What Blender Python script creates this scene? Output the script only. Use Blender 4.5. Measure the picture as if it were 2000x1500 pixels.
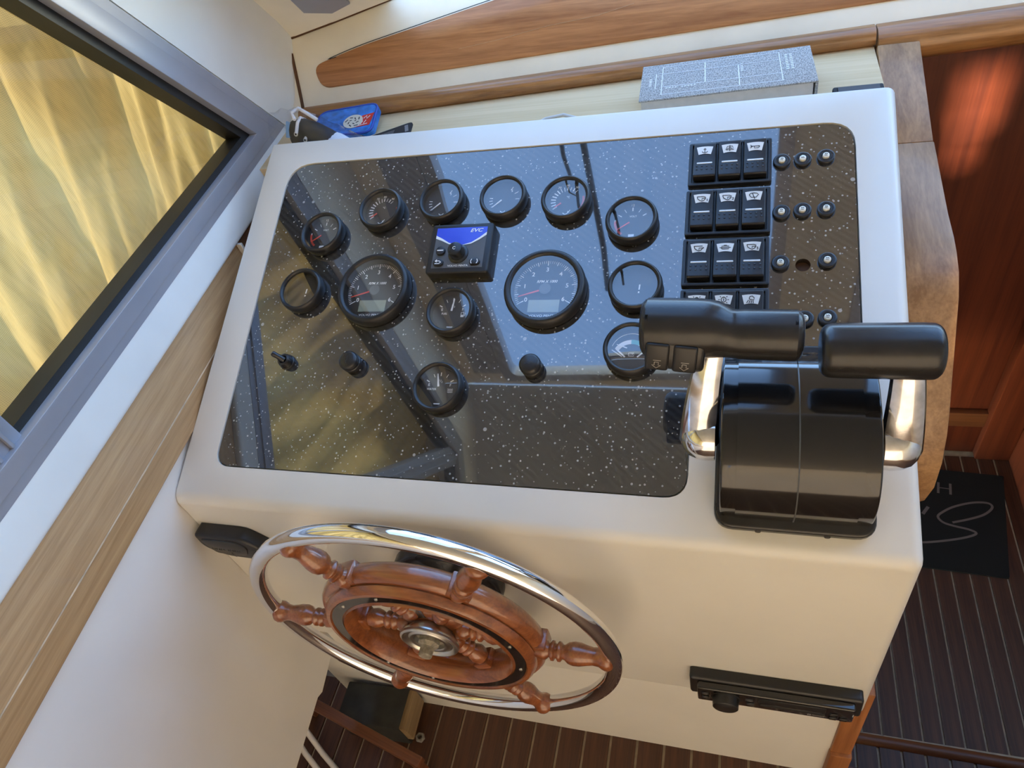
import bpy, bmesh, math, random
from mathutils import Matrix, Vector
random.seed(4)
PI = math.pi
R_ = math.radians
for o in list(bpy.data.objects):
    bpy.data.objects.remove(o)
SC = bpy.context.scene
COL = SC.collection

# ------------------------------------------------------------------ camera
# axes: X along the console to the right, Y forward, Z up; origin = front left corner of the dash
cam_d = bpy.data.cameras.new('camera')
cam_d.sensor_width = 36.0
cam_d.lens = 1361.37 / 2000 * 36.0
cam_d.clip_start = 0.01
cam = bpy.data.objects.new('camera', cam_d)
COL.objects.link(cam)
rx, ry, rz = (0.95257, 0.22425, -0.20570), (0.02436, -0.72999, -0.68303), (-0.30333, 0.64562, -0.70083)
cam.matrix_world = Matrix(((rx[0], -ry[0], -rz[0], 0.79888), (rx[1], -ry[1], -rz[1], -0.43625), (rx[2], -ry[2], -rz[2], 0.74766), (0, 0, 0, 1)))
SC.camera = cam

# ------------------------------------------------------------------ light
SUN_DIR = Vector((-0.17, -0.83, 0.28)).normalized()      # towards the sun
W = bpy.data.worlds.new('sky')
SC.world = W
W.use_nodes = True
wn = W.node_tree
bg = wn.nodes['Background']
sky = wn.nodes.new('ShaderNodeTexSky')
sky.sky_type = 'NISHITA'
sky.sun_disc = False
sky.sun_elevation = math.asin(SUN_DIR.z)
sky.sun_rotation = math.atan2(SUN_DIR.x, SUN_DIR.y)
sky.altitude = 0
sky.air_density = 1.0
sky.dust_density = 0.0
sky.ozone_density = 2.5
wn.links.new(sky.outputs[0], bg.inputs[0])
bg.inputs[1].default_value = 1.1
sd = bpy.data.lights.new('sun_offscreen', 'SUN')
sd.energy = 26.0
sd.angle = R_(1.2)
sd.color = (1.0, 0.86, 0.66)
sun = bpy.data.objects.new('sun_offscreen', sd)
COL.objects.link(sun)
sun.rotation_euler = SUN_DIR.to_track_quat('Z', 'Y').to_euler()
VS = SC.view_settings
VS.view_transform = 'Standard'
VS.look = 'None'
VS.gamma = 1.0
VS.use_curve_mapping = False
VS.exposure = 0.74

# ------------------------------------------------------------------ materials
MATS = {}
def new_mat(name):
    m = bpy.data.materials.new(name)
    m.use_nodes = True
    MATS[name] = m
    nt = m.node_tree
    return m, nt, nt.nodes['Principled BSDF']
def N(nt, typ, **kw):
    n = nt.nodes.new(typ)
    for k, v in kw.items():
        if isinstance(k, str) and k.startswith('i_'):
            n.inputs[k[2:].replace('_', ' ')].default_value = v
        else:
            setattr(n, k, v)
    return n
def ramp(nt, fac, stops):
    r = nt.nodes.new('ShaderNodeValToRGB')
    e = r.color_ramp.elements
    while len(e) < len(stops):
        e.new(0.5)
    for el, (p, c) in zip(e, stops):
        el.position = p
        el.color = (c[0], c[1], c[2], 1)
    nt.links.new(fac, r.inputs[0])
    return r
def bump(nt, bs, h, strength=0.3, dist=0.002):
    b = N(nt, 'ShaderNodeBump')
    b.inputs['Strength'].default_value = strength
    b.inputs['Distance'].default_value = dist
    nt.links.new(h, b.inputs['Height'])
    nt.links.new(b.outputs[0], bs.inputs['Normal'])
def coords(nt, scale, rot=(0, 0, 0)):
    tc = N(nt, 'ShaderNodeTexCoord')
    mp = N(nt, 'ShaderNodeMapping')
    mp.inputs['Scale'].default_value = scale
    mp.inputs['Rotation'].default_value = rot
    nt.links.new(tc.outputs['Object'], mp.inputs['Vector'])
    return mp.outputs[0]
def plain(name, col, rough=0.5, metal=0.0, var=0.0, vscale=40, coat=0.0, bmp=0.0, ior=1.5):
    m, nt, b = new_mat(name)
    b.inputs['Base Color'].default_value = (*col, 1)
    b.inputs['Roughness'].default_value = rough
    b.inputs['Metallic'].default_value = metal
    b.inputs['Coat Weight'].default_value = coat
    b.inputs['Coat Roughness'].default_value = 0.06
    b.inputs['IOR'].default_value = ior
    if var or bmp:
        v = coords(nt, (1, 1, 1))
        n = N(nt, 'ShaderNodeTexNoise')
        n.inputs['Scale'].default_value = vscale
        n.inputs['Detail'].default_value = 6
        nt.links.new(v, n.inputs['Vector'])
        if var:
            lo = tuple(c * (1 - var) for c in col)
            hi = tuple(min(1, c * (1 + var)) for c in col)
            r = ramp(nt, n.outputs['Fac'], [(0.3, lo), (0.7, hi)])
            nt.links.new(r.outputs[0], b.inputs['Base Color'])
        if bmp:
            bump(nt, b, n.outputs['Fac'], bmp, 0.002)
    return m
def wood(name, dark, light, axis='X', rough=0.4, coat=0.0, fine=1.0, contrast=1.0):
    m, nt, b = new_mat(name)
    s = {'X': (1.6, 48, 48), 'Y': (48, 1.6, 48), 'Z': (48, 48, 1.6)}[axis]
    s = tuple(a * fine for a in s)
    v = coords(nt, s)
    n1 = N(nt, 'ShaderNodeTexNoise')
    n1.inputs['Scale'].default_value = 1.0
    n1.inputs['Detail'].default_value = 8
    n1.inputs['Roughness'].default_value = 0.62
    n1.inputs['Distortion'].default_value = 0.6
    nt.links.new(v, n1.inputs['Vector'])
    v2 = coords(nt, tuple(a * 7 for a in s))
    n2 = N(nt, 'ShaderNodeTexNoise')
    n2.inputs['Scale'].default_value = 1.0
    n2.inputs['Detail'].default_value = 3
    nt.links.new(v2, n2.inputs['Vector'])
    mx = N(nt, 'ShaderNodeMath', operation='MULTIPLY_ADD')
    nt.links.new(n2.outputs['Fac'], mx.inputs[0])
    mx.inputs[1].default_value = 0.35
    nt.links.new(n1.outputs['Fac'], mx.inputs[2])
    c = 0.18 / contrast
    r = ramp(nt, mx.outputs[0], [(0.675 - c, dark), (0.675 + c, light)])
    nt.links.new(r.outputs[0], b.inputs['Base Color'])
    b.inputs['Roughness'].default_value = rough
    b.inputs['Coat Weight'].default_value = coat
    b.inputs['Coat Roughness'].default_value = 0.07
    bump(nt, b, mx.outputs[0], 0.12, 0.001)
    return m
def glassy(name, ior=1.5, tint=(1, 1, 1), rough=0.0):
    m = bpy.data.materials.new(name)
    m.use_nodes = True
    MATS[name] = m
    nt = m.node_tree
    nt.nodes.clear()
    out = N(nt, 'ShaderNodeOutputMaterial')
    mix = N(nt, 'ShaderNodeMixShader')
    f0 = ((ior - 1) / (ior + 1)) ** 2
    lw = N(nt, 'ShaderNodeLayerWeight')            # Schlick reflectance, the same from both sides of the sheet
    lw.inputs['Blend'].default_value = 0.5
    pw = N(nt, 'ShaderNodeMath', operation='POWER')
    nt.links.new(lw.outputs['Facing'], pw.inputs[0])
    pw.inputs[1].default_value = 5.0
    fr = N(nt, 'ShaderNodeMath', operation='MULTIPLY_ADD')
    nt.links.new(pw.outputs[0], fr.inputs[0])
    fr.inputs[1].default_value = 1 - f0
    fr.inputs[2].default_value = f0
    tr = N(nt, 'ShaderNodeBsdfTransparent')
    tr.inputs[0].default_value = (*tint, 1)
    gl = N(nt, 'ShaderNodeBsdfGlossy')
    gl.inputs['Roughness'].default_value = rough
    nt.links.new(fr.outputs[0], mix.inputs[0])
    nt.links.new(tr.outputs[0], mix.inputs[1])
    nt.links.new(gl.outputs[0], mix.inputs[2])
    nt.links.new(mix.outputs[0], out.inputs[0])
    return m

plain('white_gelcoat', (0.75, 0.73, 0.67), 0.33, var=0.03, vscale=6)
plain('white_vinyl', (0.78, 0.755, 0.72), 0.5, var=0.04, vscale=5, bmp=0.03)
plain('cream_vinyl', (0.82, 0.76, 0.62), 0.5, var=0.06, vscale=9)
plain('white_pillar', (0.76, 0.77, 0.75), 0.45, var=0.05, vscale=7)
plain('ceiling_white', (0.70, 0.69, 0.66), 0.6, var=0.02)
plain('grey_aluminium', (0.36, 0.37, 0.42), 0.42, 0.35, var=0.03, vscale=20)
plain('rubber', (0.010, 0.010, 0.010), 0.5)
plain('black_plastic', (0.014, 0.014, 0.015), 0.38, var=0.1, vscale=60)
plain('black_satin', (0.018, 0.018, 0.019), 0.27, var=0.25, vscale=25, bmp=0.02)
plain('black_gloss', (0.008, 0.008, 0.009), 0.13, var=0.2, vscale=15, coat=0.5, bmp=0.03)
plain('grey_plastic', (0.09, 0.095, 0.10), 0.42, var=0.1)
plain('chrome', (0.86, 0.86, 0.87), 0.05, 1.0)
plain('worn_chrome', (0.74, 0.74, 0.75), 0.12, 1.0, var=0.25, vscale=60, bmp=0.03)
plain('steel', (0.55, 0.54, 0.51), 0.3, 1.0, var=0.15)
plain('dull_bolt', (0.32, 0.29, 0.24), 0.7, 0.4, var=0.35, vscale=200, bmp=0.4)
plain('dial_black', (0.022, 0.021, 0.022), 0.5)
plain('print_white', (0.86, 0.86, 0.85), 0.5)
plain('print_grey', (0.42, 0.41, 0.40), 0.5)
plain('print_black', (0.02, 0.02, 0.02), 0.5)
plain('needle_red', (0.75, 0.07, 0.04), 0.4)
plain('zone_red', (0.62, 0.07, 0.04), 0.4)
plain('zone_teal', (0.10, 0.42, 0.40), 0.4)
plain('lcd', (0.30, 0.33, 0.25), 0.25, var=0.05)
plain('screen_blue', (0.05, 0.10, 0.72), 0.2)
plain('icon_white', (0.80, 0.84, 0.84), 0.35)
plain('button_ivory', (0.86, 0.84, 0.72), 0.4)
plain('brown_hole', (0.10, 0.04, 0.012), 0.7)
plain('caulk', (0.42, 0.34, 0.24), 0.6, var=0.15, vscale=60)
plain('mat_black', (0.006, 0.006, 0.006), 0.95, bmp=0.3, vscale=400)
plain('mat_print', (0.16, 0.13, 0.12), 0.9)
plain('hull_grey', (0.22, 0.20, 0.18), 0.7, var=0.15, vscale=20)
plain('dark_paint', (0.022, 0.023, 0.021), 0.6, var=0.4, vscale=30)
plain('cable_white', (0.62, 0.58, 0.54), 0.5)
plain('paper', (0.78, 0.72, 0.66), 0.8, var=0.05, vscale=100)
plain('blue_pouch', (0.03, 0.20, 0.62), 0.3, var=0.35, vscale=60, bmp=0.15)
plain('blue_trim', (0.02, 0.08, 0.45), 0.35)
plain('emblem_red', (0.62, 0.04, 0.03), 0.4)
plain('emblem_cream', (0.70, 0.66, 0.55), 0.5)
plain('canvas_black', (0.035, 0.035, 0.04), 0.8, bmp=0.2, vscale=300)
plain('lace_white', (0.85, 0.86, 0.88), 0.7)
plain('card_black', (0.012, 0.012, 0.013), 0.7)
plain('card_edge', (0.62, 0.52, 0.36), 0.7)
plain('sticker_blue', (0.25, 0.48, 0.80), 0.4)
wood('beech', (0.36, 0.205, 0.09), (0.54, 0.345, 0.17), 'Y', 0.42, 0.15, 2.2, 0.8)
wood('teak_rail', (0.22, 0.092, 0.026), (0.45, 0.215, 0.075), 'X', 0.32, 0.4, 1.2)
wood('teak_panel', (0.28, 0.105, 0.032), (0.52, 0.235, 0.085), 'X', 0.42, 0.15, 1.1, 0.9)
wood('pine_shelf', (0.62, 0.44, 0.22), (0.80, 0.62, 0.38), 'X', 0.6, 0, 0.6, 0.7)
wood('teak_cap', (0.25, 0.125, 0.05), (0.46, 0.26, 0.115), 'Y', 0.45, 0.1, 0.9)
wood('mahogany_wall', (0.075, 0.014, 0.006), (0.15, 0.032, 0.012), 'Z', 0.45, 0.1, 0.6)
wood('plank_dark', (0.045, 0.018, 0.010), (0.115, 0.045, 0.022), 'Y', 0.5, 0, 1.2)
wood('post_wood', (0.22, 0.075, 0.022), (0.40, 0.155, 0.05), 'Z', 0.45, 0.1, 0.8)
wood('wheel_wood', (0.16, 0.042, 0.012), (0.36, 0.115, 0.034), 'X', 0.3, 0.9, 1.2)
wood('bar_wood', (0.10, 0.032, 0.012), (0.20, 0.07, 0.026), 'X', 0.5, 0.1, 1.0)
plain('worn_highlight_wood', (0.55, 0.40, 0.25), 0.45, var=0.35, vscale=25)
wood('raw_wood', (0.20, 0.13, 0.06), (0.36, 0.24, 0.12), 'Y', 0.7)
glassy('gauge_glass', 2.3)
glassy('window_glass', 1.45)
glassy('clear_film', 1.5, (0.93, 0.94, 0.97), 0.08)
glassy('beam_tint_film', 1.45, (0.42, 0.38, 0.34), 0.05)  # tint for the added sheets that weaken the sun beam

def carbon():
    m, nt, b = new_mat('carbon_panel')
    tc = N(nt, 'ShaderNodeTexCoord')
    ob = tc.outputs['Object']
    L = nt.links.new
    def voro(scale, rad, keep):
        v = N(nt, 'ShaderNodeTexVoronoi')
        v.inputs['Scale'].default_value = scale
        L(ob, v.inputs['Vector'])
        sep = N(nt, 'ShaderNodeSeparateColor')
        L(v.outputs['Color'], sep.inputs[0])
        rr = N(nt, 'ShaderNodeMath', operation='MULTIPLY')
        L(sep.outputs[0], rr.inputs[0]); rr.inputs[1].default_value = rad
        lt = N(nt, 'ShaderNodeMath', operation='LESS_THAN')
        L(v.outputs['Distance'], lt.inputs[0]); L(rr.outputs[0], lt.inputs[1])
        gt = N(nt, 'ShaderNodeMath', operation='GREATER_THAN')
        L(sep.outputs[1], gt.inputs[0]); gt.inputs[1].default_value = keep
        mu = N(nt, 'ShaderNodeMath', operation='MULTIPLY')
        L(lt.outputs[0], mu.inputs[0]); L(gt.outputs[0], mu.inputs[1])
        return mu.outputs[0]
    a, c = voro(185, 0.29, 0.12), voro(52, 0.16, 0.66)
    ad = N(nt, 'ShaderNodeMath', operation='MAXIMUM')
    L(a, ad.inputs[0]); L(c, ad.inputs[1])
    mp = N(nt, 'ShaderNodeMapping')
    mp.inputs['Rotation'].default_value = (0, 0, R_(-52))
    L(ob, mp.inputs['Vector'])
    wv = N(nt, 'ShaderNodeTexWave', wave_type='BANDS', bands_direction='X', wave_profile='SIN')
    wv.inputs['Scale'].default_value = 38
    wv.inputs['Distortion'].default_value = 1.2
    wv.inputs['Detail'].default_value = 2
    wv.inputs['Detail Scale'].default_value = 6
    L(mp.outputs[0], wv.inputs['Vector'])
    ns = N(nt, 'ShaderNodeTexNoise')
    ns.inputs['Scale'].default_value = 12
    ns.inputs['Detail'].default_value = 8
    L(ob, ns.inputs['Vector'])
    r1 = ramp(nt, wv.outputs['Fac'], [(0.2, (0.022, 0.022, 0.024)), (0.8, (0.040, 0.040, 0.041))])
    r2 = ramp(nt, ns.outputs['Fac'], [(0.3, (0.8, 0.8, 0.8)), (0.7, (1.25, 1.22, 1.15))])
    mm = N(nt, 'ShaderNodeMix', data_type='RGBA', blend_type='MULTIPLY')
    mm.inputs[0].default_value = 1
    L(r1.outputs[0], mm.inputs[6]); L(r2.outputs[0], mm.inputs[7])
    mw = N(nt, 'ShaderNodeMix', data_type='RGBA')
    L(ad.outputs[0], mw.inputs[0])
    L(mm.outputs[2], mw.inputs[6])
    mw.inputs[7].default_value = (0.34, 0.34, 0.33, 1)
    L(mw.outputs[2], b.inputs['Base Color'])
    b.inputs['IOR'].default_value = 1.55
    b.inputs['Coat Weight'].default_value = 1.0
    b.inputs['Coat IOR'].default_value = 2.0
    b.inputs['Coat Roughness'].default_value = 0.025
    rr = ramp(nt, ns.outputs['Fac'], [(0.3, (0.045,) * 3), (0.75, (0.10,) * 3)])
    L(rr.outputs[0], b.inputs['Roughness'])
    n3 = N(nt, 'ShaderNodeTexNoise')
    n3.inputs['Scale'].default_value = 7
    L(ob, n3.inputs['Vector'])
    bump(nt, b, n3.outputs['Fac'], 0.035, 0.002)
    L(b.inputs['Normal'].links[0].from_socket, b.inputs['Coat Normal'])
carbon()

def linen():
    m, nt, b = new_mat('linen')
    v = coords(nt, (500, 160, 300))
    n = N(nt, 'ShaderNodeTexNoise')
    n.inputs['Scale'].default_value = 1.4
    n.inputs['Detail'].default_value = 3
    nt.links.new(v, n.inputs['Vector'])
    r = ramp(nt, n.outputs['Fac'], [(0.34, (0.19, 0.185, 0.18)), (0.66, (0.58, 0.56, 0.52))])
    nt.links.new(r.outputs[0], b.inputs['Base Color'])
    b.inputs['Roughness'].default_value = 0.9
    bump(nt, b, n.outputs['Fac'], 0.5, 0.001)
linen()

def canvas(name, col, trans):
    m = bpy.data.materials.new(name)
    m.use_nodes = True
    MATS[name] = m
    nt = m.node_tree
    nt.nodes.clear()
    L = nt.links.new
    out = N(nt, 'ShaderNodeOutputMaterial')
    mix = N(nt, 'ShaderNodeMixShader')
    mix.inputs[0].default_value = trans
    d = N(nt, 'ShaderNodeBsdfDiffuse')
    t = N(nt, 'ShaderNodeBsdfTranslucent')
    tc = N(nt, 'ShaderNodeTexCoord')
    def wave(direction, scale):
        w = N(nt, 'ShaderNodeTexWave', wave_type='BANDS', bands_direction=direction)
        w.inputs['Scale'].default_value = scale
        w.inputs['Distortion'].default_value = 0.6
        w.inputs['Detail'].default_value = 1
        L(tc.outputs['Object'], w.inputs['Vector'])
        return w.outputs['Fac']
    mp = N(nt, 'ShaderNodeMapping')
    mp.inputs['Scale'].default_value = (60, 60, 8)
    L(tc.outputs['Object'], mp.inputs['Vector'])
    ns = N(nt, 'ShaderNodeTexNoise')
    ns.inputs['Scale'].default_value = 2
    ns.inputs['Detail'].default_value = 8
    L(mp.outputs[0], ns.inputs['Vector'])
    a = N(nt, 'ShaderNodeMath', operation='ADD')
    L(wave('Y', 130), a.inputs[0]); L(wave('Z', 130), a.inputs[1])
    a2 = N(nt, 'ShaderNodeMath', operation='MULTIPLY_ADD')
    L(a.outputs[0], a2.inputs[0]); a2.inputs[1].default_value = 0.35; L(ns.outputs['Fac'], a2.inputs[2])
    lo = tuple(c * 0.72 for c in col)
    r = ramp(nt, a2.outputs[0], [(0.5, lo), (1.1, col)])
    L(r.outputs[0], d.inputs[0]); L(r.outputs[0], t.inputs[0])
    L(d.outputs[0], mix.inputs[1]); L(t.outputs[0], mix.inputs[2]); L(mix.outputs[0], out.inputs[0])
canvas('tan_canvas', (0.66, 0.50, 0.21), 0.078)
canvas('cream_canvas', (0.85, 0.68, 0.51), 0.17)

# ------------------------------------------------------------------ geometry helpers
class G:
    def __init__(s):
        s.v, s.f = [], []
    def add(s, vs, fs, m=None):
        k = len(s.v)
        s.v += [(m @ Vector(p)) if m is not None else Vector(p) for p in vs]
        s.f += [tuple(i + k for i in f) for f in fs]
        return s
    def box(s, lo, hi, m=None):
        x0, y0, z0 = lo; x1, y1, z1 = hi
        return s.add([(x0, y0, z0), (x1, y0, z0), (x1, y1, z0), (x0, y1, z0), (x0, y0, z1), (x1, y0, z1), (x1, y1, z1), (x0, y1, z1)],
                     [(0, 3, 2, 1), (4, 5, 6, 7), (0, 1, 5, 4), (1, 2, 6, 5), (2, 3, 7, 6), (3, 0, 4, 7)], m)
    def bm(s, b, m=None):
        b.verts.ensure_lookup_table()
        b.verts.index_update()
        s.add([v.co.copy() for v in b.verts], [tuple(v.index for v in f.verts) for f in b.faces], m)
        b.free()
        return s
    def rbox(s, lo, hi, r=0.002, seg=2, m=None):
        b = bmesh.new()
        bmesh.ops.create_cube(b, size=1)
        for v in b.verts:
            v.co = Vector([lo[i] + (v.co[i] + 0.5) * (hi[i] - lo[i]) for i in range(3)])
        bmesh.ops.bevel(b, geom=b.edges[:], offset=r, segments=seg, profile=0.5, affect='EDGES')
        return s.bm(b, m)
    def prism(s, pts, z0, z1, m=None, r=0.0, seg=2, holes=()):
        b = bmesh.new()
        def loop(pp):
            vs = [b.verts.new((p[0], p[1], z1)) for p in pp]
            return [b.edges.new((vs[i], vs[(i + 1) % len(vs)])) for i in range(len(vs))]
        if holes:
            es = loop(pts)
            for h in holes:
                es += loop(h)
            bmesh.ops.triangle_fill(b, edges=es, use_beauty=True)
        else:
            b.faces.new([b.verts.new((p[0], p[1], z1)) for p in pts])
        fs = b.faces[:]
        ex = bmesh.ops.extrude_face_region(b, geom=fs)
        for g in ex['geom']:
            if isinstance(g, bmesh.types.BMVert):
                g.co.z = z0
        bmesh.ops.recalc_face_normals(b, faces=b.faces[:])
        if r:
            eds = [e for e in b.edges if abs(e.verts[0].co.z - z1) < 1e-7 and abs(e.verts[1].co.z - z1) < 1e-7 and e.calc_face_angle(0) > 0.5]
            bmesh.ops.bevel(b, geom=eds, offset=r, segments=seg, profile=0.5, affect='EDGES')
        return s.bm(b, m)
    def lathe(s, prof, n=32, m=None, a0=0.0, a1=2 * PI):
        full = abs(a1 - a0 - 2 * PI) < 1e-6
        cnt = n if full else n + 1
        vs, fs = [], []
        for r, z in prof:
            for i in range(cnt):
                a = a0 + (a1 - a0) * i / n
                vs.append((r * math.cos(a), r * math.sin(a), z))
        for k in range(len(prof) - 1):
            for i in range(n):
                j = (i + 1) % cnt
                p, q = k * cnt, (k + 1) * cnt
                if prof[k][0] < 1e-9 and prof[k + 1][0] < 1e-9:
                    continue
                fs.append((p + i, p + j, q + j, q + i))
        g = G().add(vs, fs)
        b = bmesh.new()
        bv = [b.verts.new(v) for v in g.v]
        for f in g.f:
            try:
                b.faces.new([bv[i] for i in f])
            except ValueError:
                pass
        bmesh.ops.remove_doubles(b, verts=b.verts[:], dist=1e-7)
        bmesh.ops.dissolve_degenerate(b, edges=b.edges[:], dist=1e-8)
        bmesh.ops.recalc_face_normals(b, faces=b.faces[:])
        return s.bm(b, m)
    def tube(s, path, rad, n=10, closed=False, m=None, cap=True, flat=1.0):
        P = [Vector(p) for p in path]
        K = len(P)
        vs, fs = [], []
        up = None
        for i, p in enumerate(P):
            if closed:
                t = (P[(i + 1) % K] - P[i - 1]).normalized()
            else:
                t = (P[min(i + 1, K - 1)] - P[max(i - 1, 0)]).normalized()
            if up is None:
                up = Vector((0, 0, 1)) if abs(t.z) < 0.9 else Vector((1, 0, 0))
            a = t.cross(up).normalized()
            bb = a.cross(t).normalized()
            up = bb
            r = rad[i] if isinstance(rad, (list, tuple)) else rad
            for k in range(n):
                an = 2 * PI * k / n
                vs.append(p + a * (r * math.cos(an)) + bb * (r * flat * math.sin(an)))
        for i in range(K if closed else K - 1):
            for k in range(n):
                q, w = i * n, ((i + 1) % K) * n
                fs.append((q + k, q + (k + 1) % n, w + (k + 1) % n, w + k))
        if cap and not closed:
            fs.append(tuple(range(n))[::-1])
            fs.append(tuple((K - 1) * n + k for k in range(n)))
        return s.add(vs, fs, m)
    def stroke(s, pts, w, z=0.0, m=None):
        P = [Vector((p[0], p[1])) for p in pts]
        vs, fs = [], []
        for i, p in enumerate(P):
            t = (P[min(i + 1, len(P) - 1)] - P[max(i - 1, 0)])
            t = t.normalized() if t.length > 0 else Vector((1, 0))
            nn = Vector((-t.y, t.x)) * (w / 2)
            vs += [(p.x + nn.x, p.y + nn.y, z), (p.x - nn.x, p.y - nn.y, z)]
        for i in range(len(P) - 1):
            fs.append((2 * i, 2 * i + 1, 2 * i + 3, 2 * i + 2))
        return s.add(vs, fs, m)
    def poly(s, pts, z=0.0, m=None):
        return s.add([(p[0], p[1], z) for p in pts], [tuple(range(len(pts)))], m)
    def text(s, txt, size, x, y, z=0.0, m=None, shear=0.0, rot=0.0, sx=1.0):
        c = bpy.data.curves.new('t', 'FONT')
        c.body = txt
        c.size = size
        c.align_x = 'CENTER'
        c.align_y = 'CENTER'
        c.shear = shear
        c.resolution_u = 3
        c.offset = size * 0.018
        o = bpy.data.objects.new('t', c)
        COL.objects.link(o)
        me = bpy.data.meshes.new_from_object(o.evaluated_get(bpy.context.evaluated_depsgraph_get()))
        t = Matrix.Translation((x, y, z)) @ Matrix.Rotation(rot, 4, 'Z') @ Matrix.Diagonal((sx, 1, 1, 1))
        if m is not None:
            t = m @ t
        s.add([v.co.copy() for v in me.vertices], [tuple(p.vertices) for p in me.polygons], t)
        bpy.data.objects.remove(o)
        bpy.data.curves.remove(c)
        bpy.data.meshes.remove(me)
        return s
    def mesh(s, name, mat, smooth=True, ang=38):
        me = bpy.data.meshes.new(name)
        me.from_pydata([tuple(v) for v in s.v], [], s.f)
        me.materials.append(MATS[mat])
        if smooth:
            me.polygons.foreach_set('use_smooth', [True] * len(me.polygons))
            me.set_sharp_from_angle(angle=R_(ang))
        me.update()
        return me
    def build(s, name, mat, parent=None, mtx=None, smooth=True, ang=38):
        o = obj(name, s.mesh(name, mat, smooth, ang), parent, mtx)
        if name in ('dial_marks', 'button_icons', 'grip_dots', 'cover_print', 'card_print', 'radio_print', 'embossed_letters', 'emblem_marks', 'script_print', 'icon', 'lettering'):
            o['kind'] = 'stuff'    # fine print, too small to pick apart
        return o
def obj(name, data, parent=None, mtx=None):
    o = bpy.data.objects.new(name, data)
    COL.objects.link(o)
    if parent is not None:
        o.parent = parent
    if mtx is not None:
        o.matrix_local = mtx
    return o
def tag(o, label, cat, group=None):
    o['label'] = label
    o['category'] = cat
    if group:
        o['group'] = group
    return o
def thing(name, label, cat, mtx=None, group=None):
    return tag(obj(name, None, None, mtx), label, cat, group)
def struct(o, label=None):
    o['kind'] = 'structure'
    if label:
        o['label'] = label
    return o
def rrect(x0, y0, x1, y1, r, n=5):
    out = []
    for cx, cy, a in ((x1 - r, y0 + r, -90), (x1 - r, y1 - r, 0), (x0 + r, y1 - r, 90), (x0 + r, y0 + r, 180)):
        for k in range(n + 1):
            t = R_(a + 90 * k / n)
            out.append((cx + r * math.cos(t), cy + r * math.sin(t)))
    return out
def rounded(pts, r, n=5):
    out = []
    K = len(pts)
    for i in range(K):
        p = Vector(pts[i][:2])
        rr = pts[i][2] if len(pts[i]) > 2 else r
        a = Vector(pts[i - 1][:2]) - p
        b = Vector(pts[(i + 1) % K][:2]) - p
        d = min(rr, a.length * 0.45, b.length * 0.45)
        A, B = p + a.normalized() * d, p + b.normalized() * d
        for k in range(n + 1):
            t = k / n
            q = A * (1 - t) ** 2 + p * 2 * t * (1 - t) + B * t * t
            out.append((q.x, q.y))
    return out
def arc(cx, cy, r, a0, a1, n=12):
    return [(cx + r * math.cos(R_(a0 + (a1 - a0) * k / n)), cy + r * math.sin(R_(a0 + (a1 - a0) * k / n))) for k in range(n + 1)]
T = Matrix.Translation
def RX(a): return Matrix.Rotation(a, 4, 'X')
def RY(a): return Matrix.Rotation(a, 4, 'Y')
def RZ(a): return Matrix.Rotation(a, 4, 'Z')

TILT = 0.40504
DASH_L = 0.6417
D = RX(TILT)                       # dash frame: x = u across, y = v up the slope, z = height above it
def DM(u, v, h=0.0): return D @ T((u, v, h))
ZF, ZN, ZL = -0.90, -1.20, -1.45   # helm floor, companionway step, companionway floor

# ------------------------------------------------------------------ the setting
YAW = R_(6)
WALL = RZ(YAW)                     # wall frame: x = inboard, y = along the side (forward), z = up
# helm floor: planks with pale caulking between them
fl = struct(G().box((-1.2, -2.6, ZF - 0.05), (2.6, 0.06, ZF - 0.006)).build('floor', 'caulk'), 'dark planked cabin floor with pale caulking lines')
PITCH = 0.0572
pl_me = {}
def plank(x0, x1, y0, y1, z, mat, parent):
    key = (round(x1 - x0, 4), round(y1 - y0, 4), mat)
    if key not in pl_me:
        pl_me[key] = G().rbox((0, 0, -0.006), (x1 - x0, y1 - y0, 0), 0.0006, 1).mesh('plank', mat)
    return obj('plank', pl_me[key], parent, T((x0, y0, z)))
k0 = 0.1605 - PITCH * 24
for i in range(0, 62):
    x = k0 + i * PITCH
    if -1.2 < x < 2.55:
        for j, (ya, yb) in enumerate(((-2.6, -1.4), (-1.4, -0.35), (-0.35, 0.06))):
            plank(x + 0.0028, x + PITCH - 0.0028, ya + 0.0007 * (j > 0), yb, ZF, 'plank_dark', fl)
# companionway: an upper step and a lower floor
stp = struct(G().box((1.0, 0.06, ZN - 0.25), (2.6, 0.236, ZN - 0.006)).build('floor_step', 'caulk'), 'planked companionway step with rounded nosing')
for i in range(-3, 29):
    x = 1.149 + i * 0.0505
    if x > 0.999:
        plank(x + 0.003, x + 0.0505 - 0.003, 0.06, 0.205, ZN, 'plank_dark', stp)
nose = G().tube([(1.0, 0.219, ZN - 0.002), (2.6, 0.207, ZN - 0.002)], 0.014, 12).build('nosing', 'bar_wood', stp)
flo = struct(G().box((0.98, 0.2, ZL - 0.05), (2.6, 1.42, ZL - 0.005)).build('floor_companionway', 'caulk'), 'dark planked companionway floor below the step')
for i in range(-8, 24):
    x = 1.2085 + i * 0.0497
    if x > 0.98:
        plank(x + 0.0030, x + 0.0497 - 0.0030, 0.236, 1.3, ZL, 'plank_dark', flo)
# riser under helm floor edge
struct(G().box((1.0, 0.02, ZN - 0.25), (2.6, 0.06, ZF - 0.05)).build('wall_riser', 'mahogany_wall'))

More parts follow.
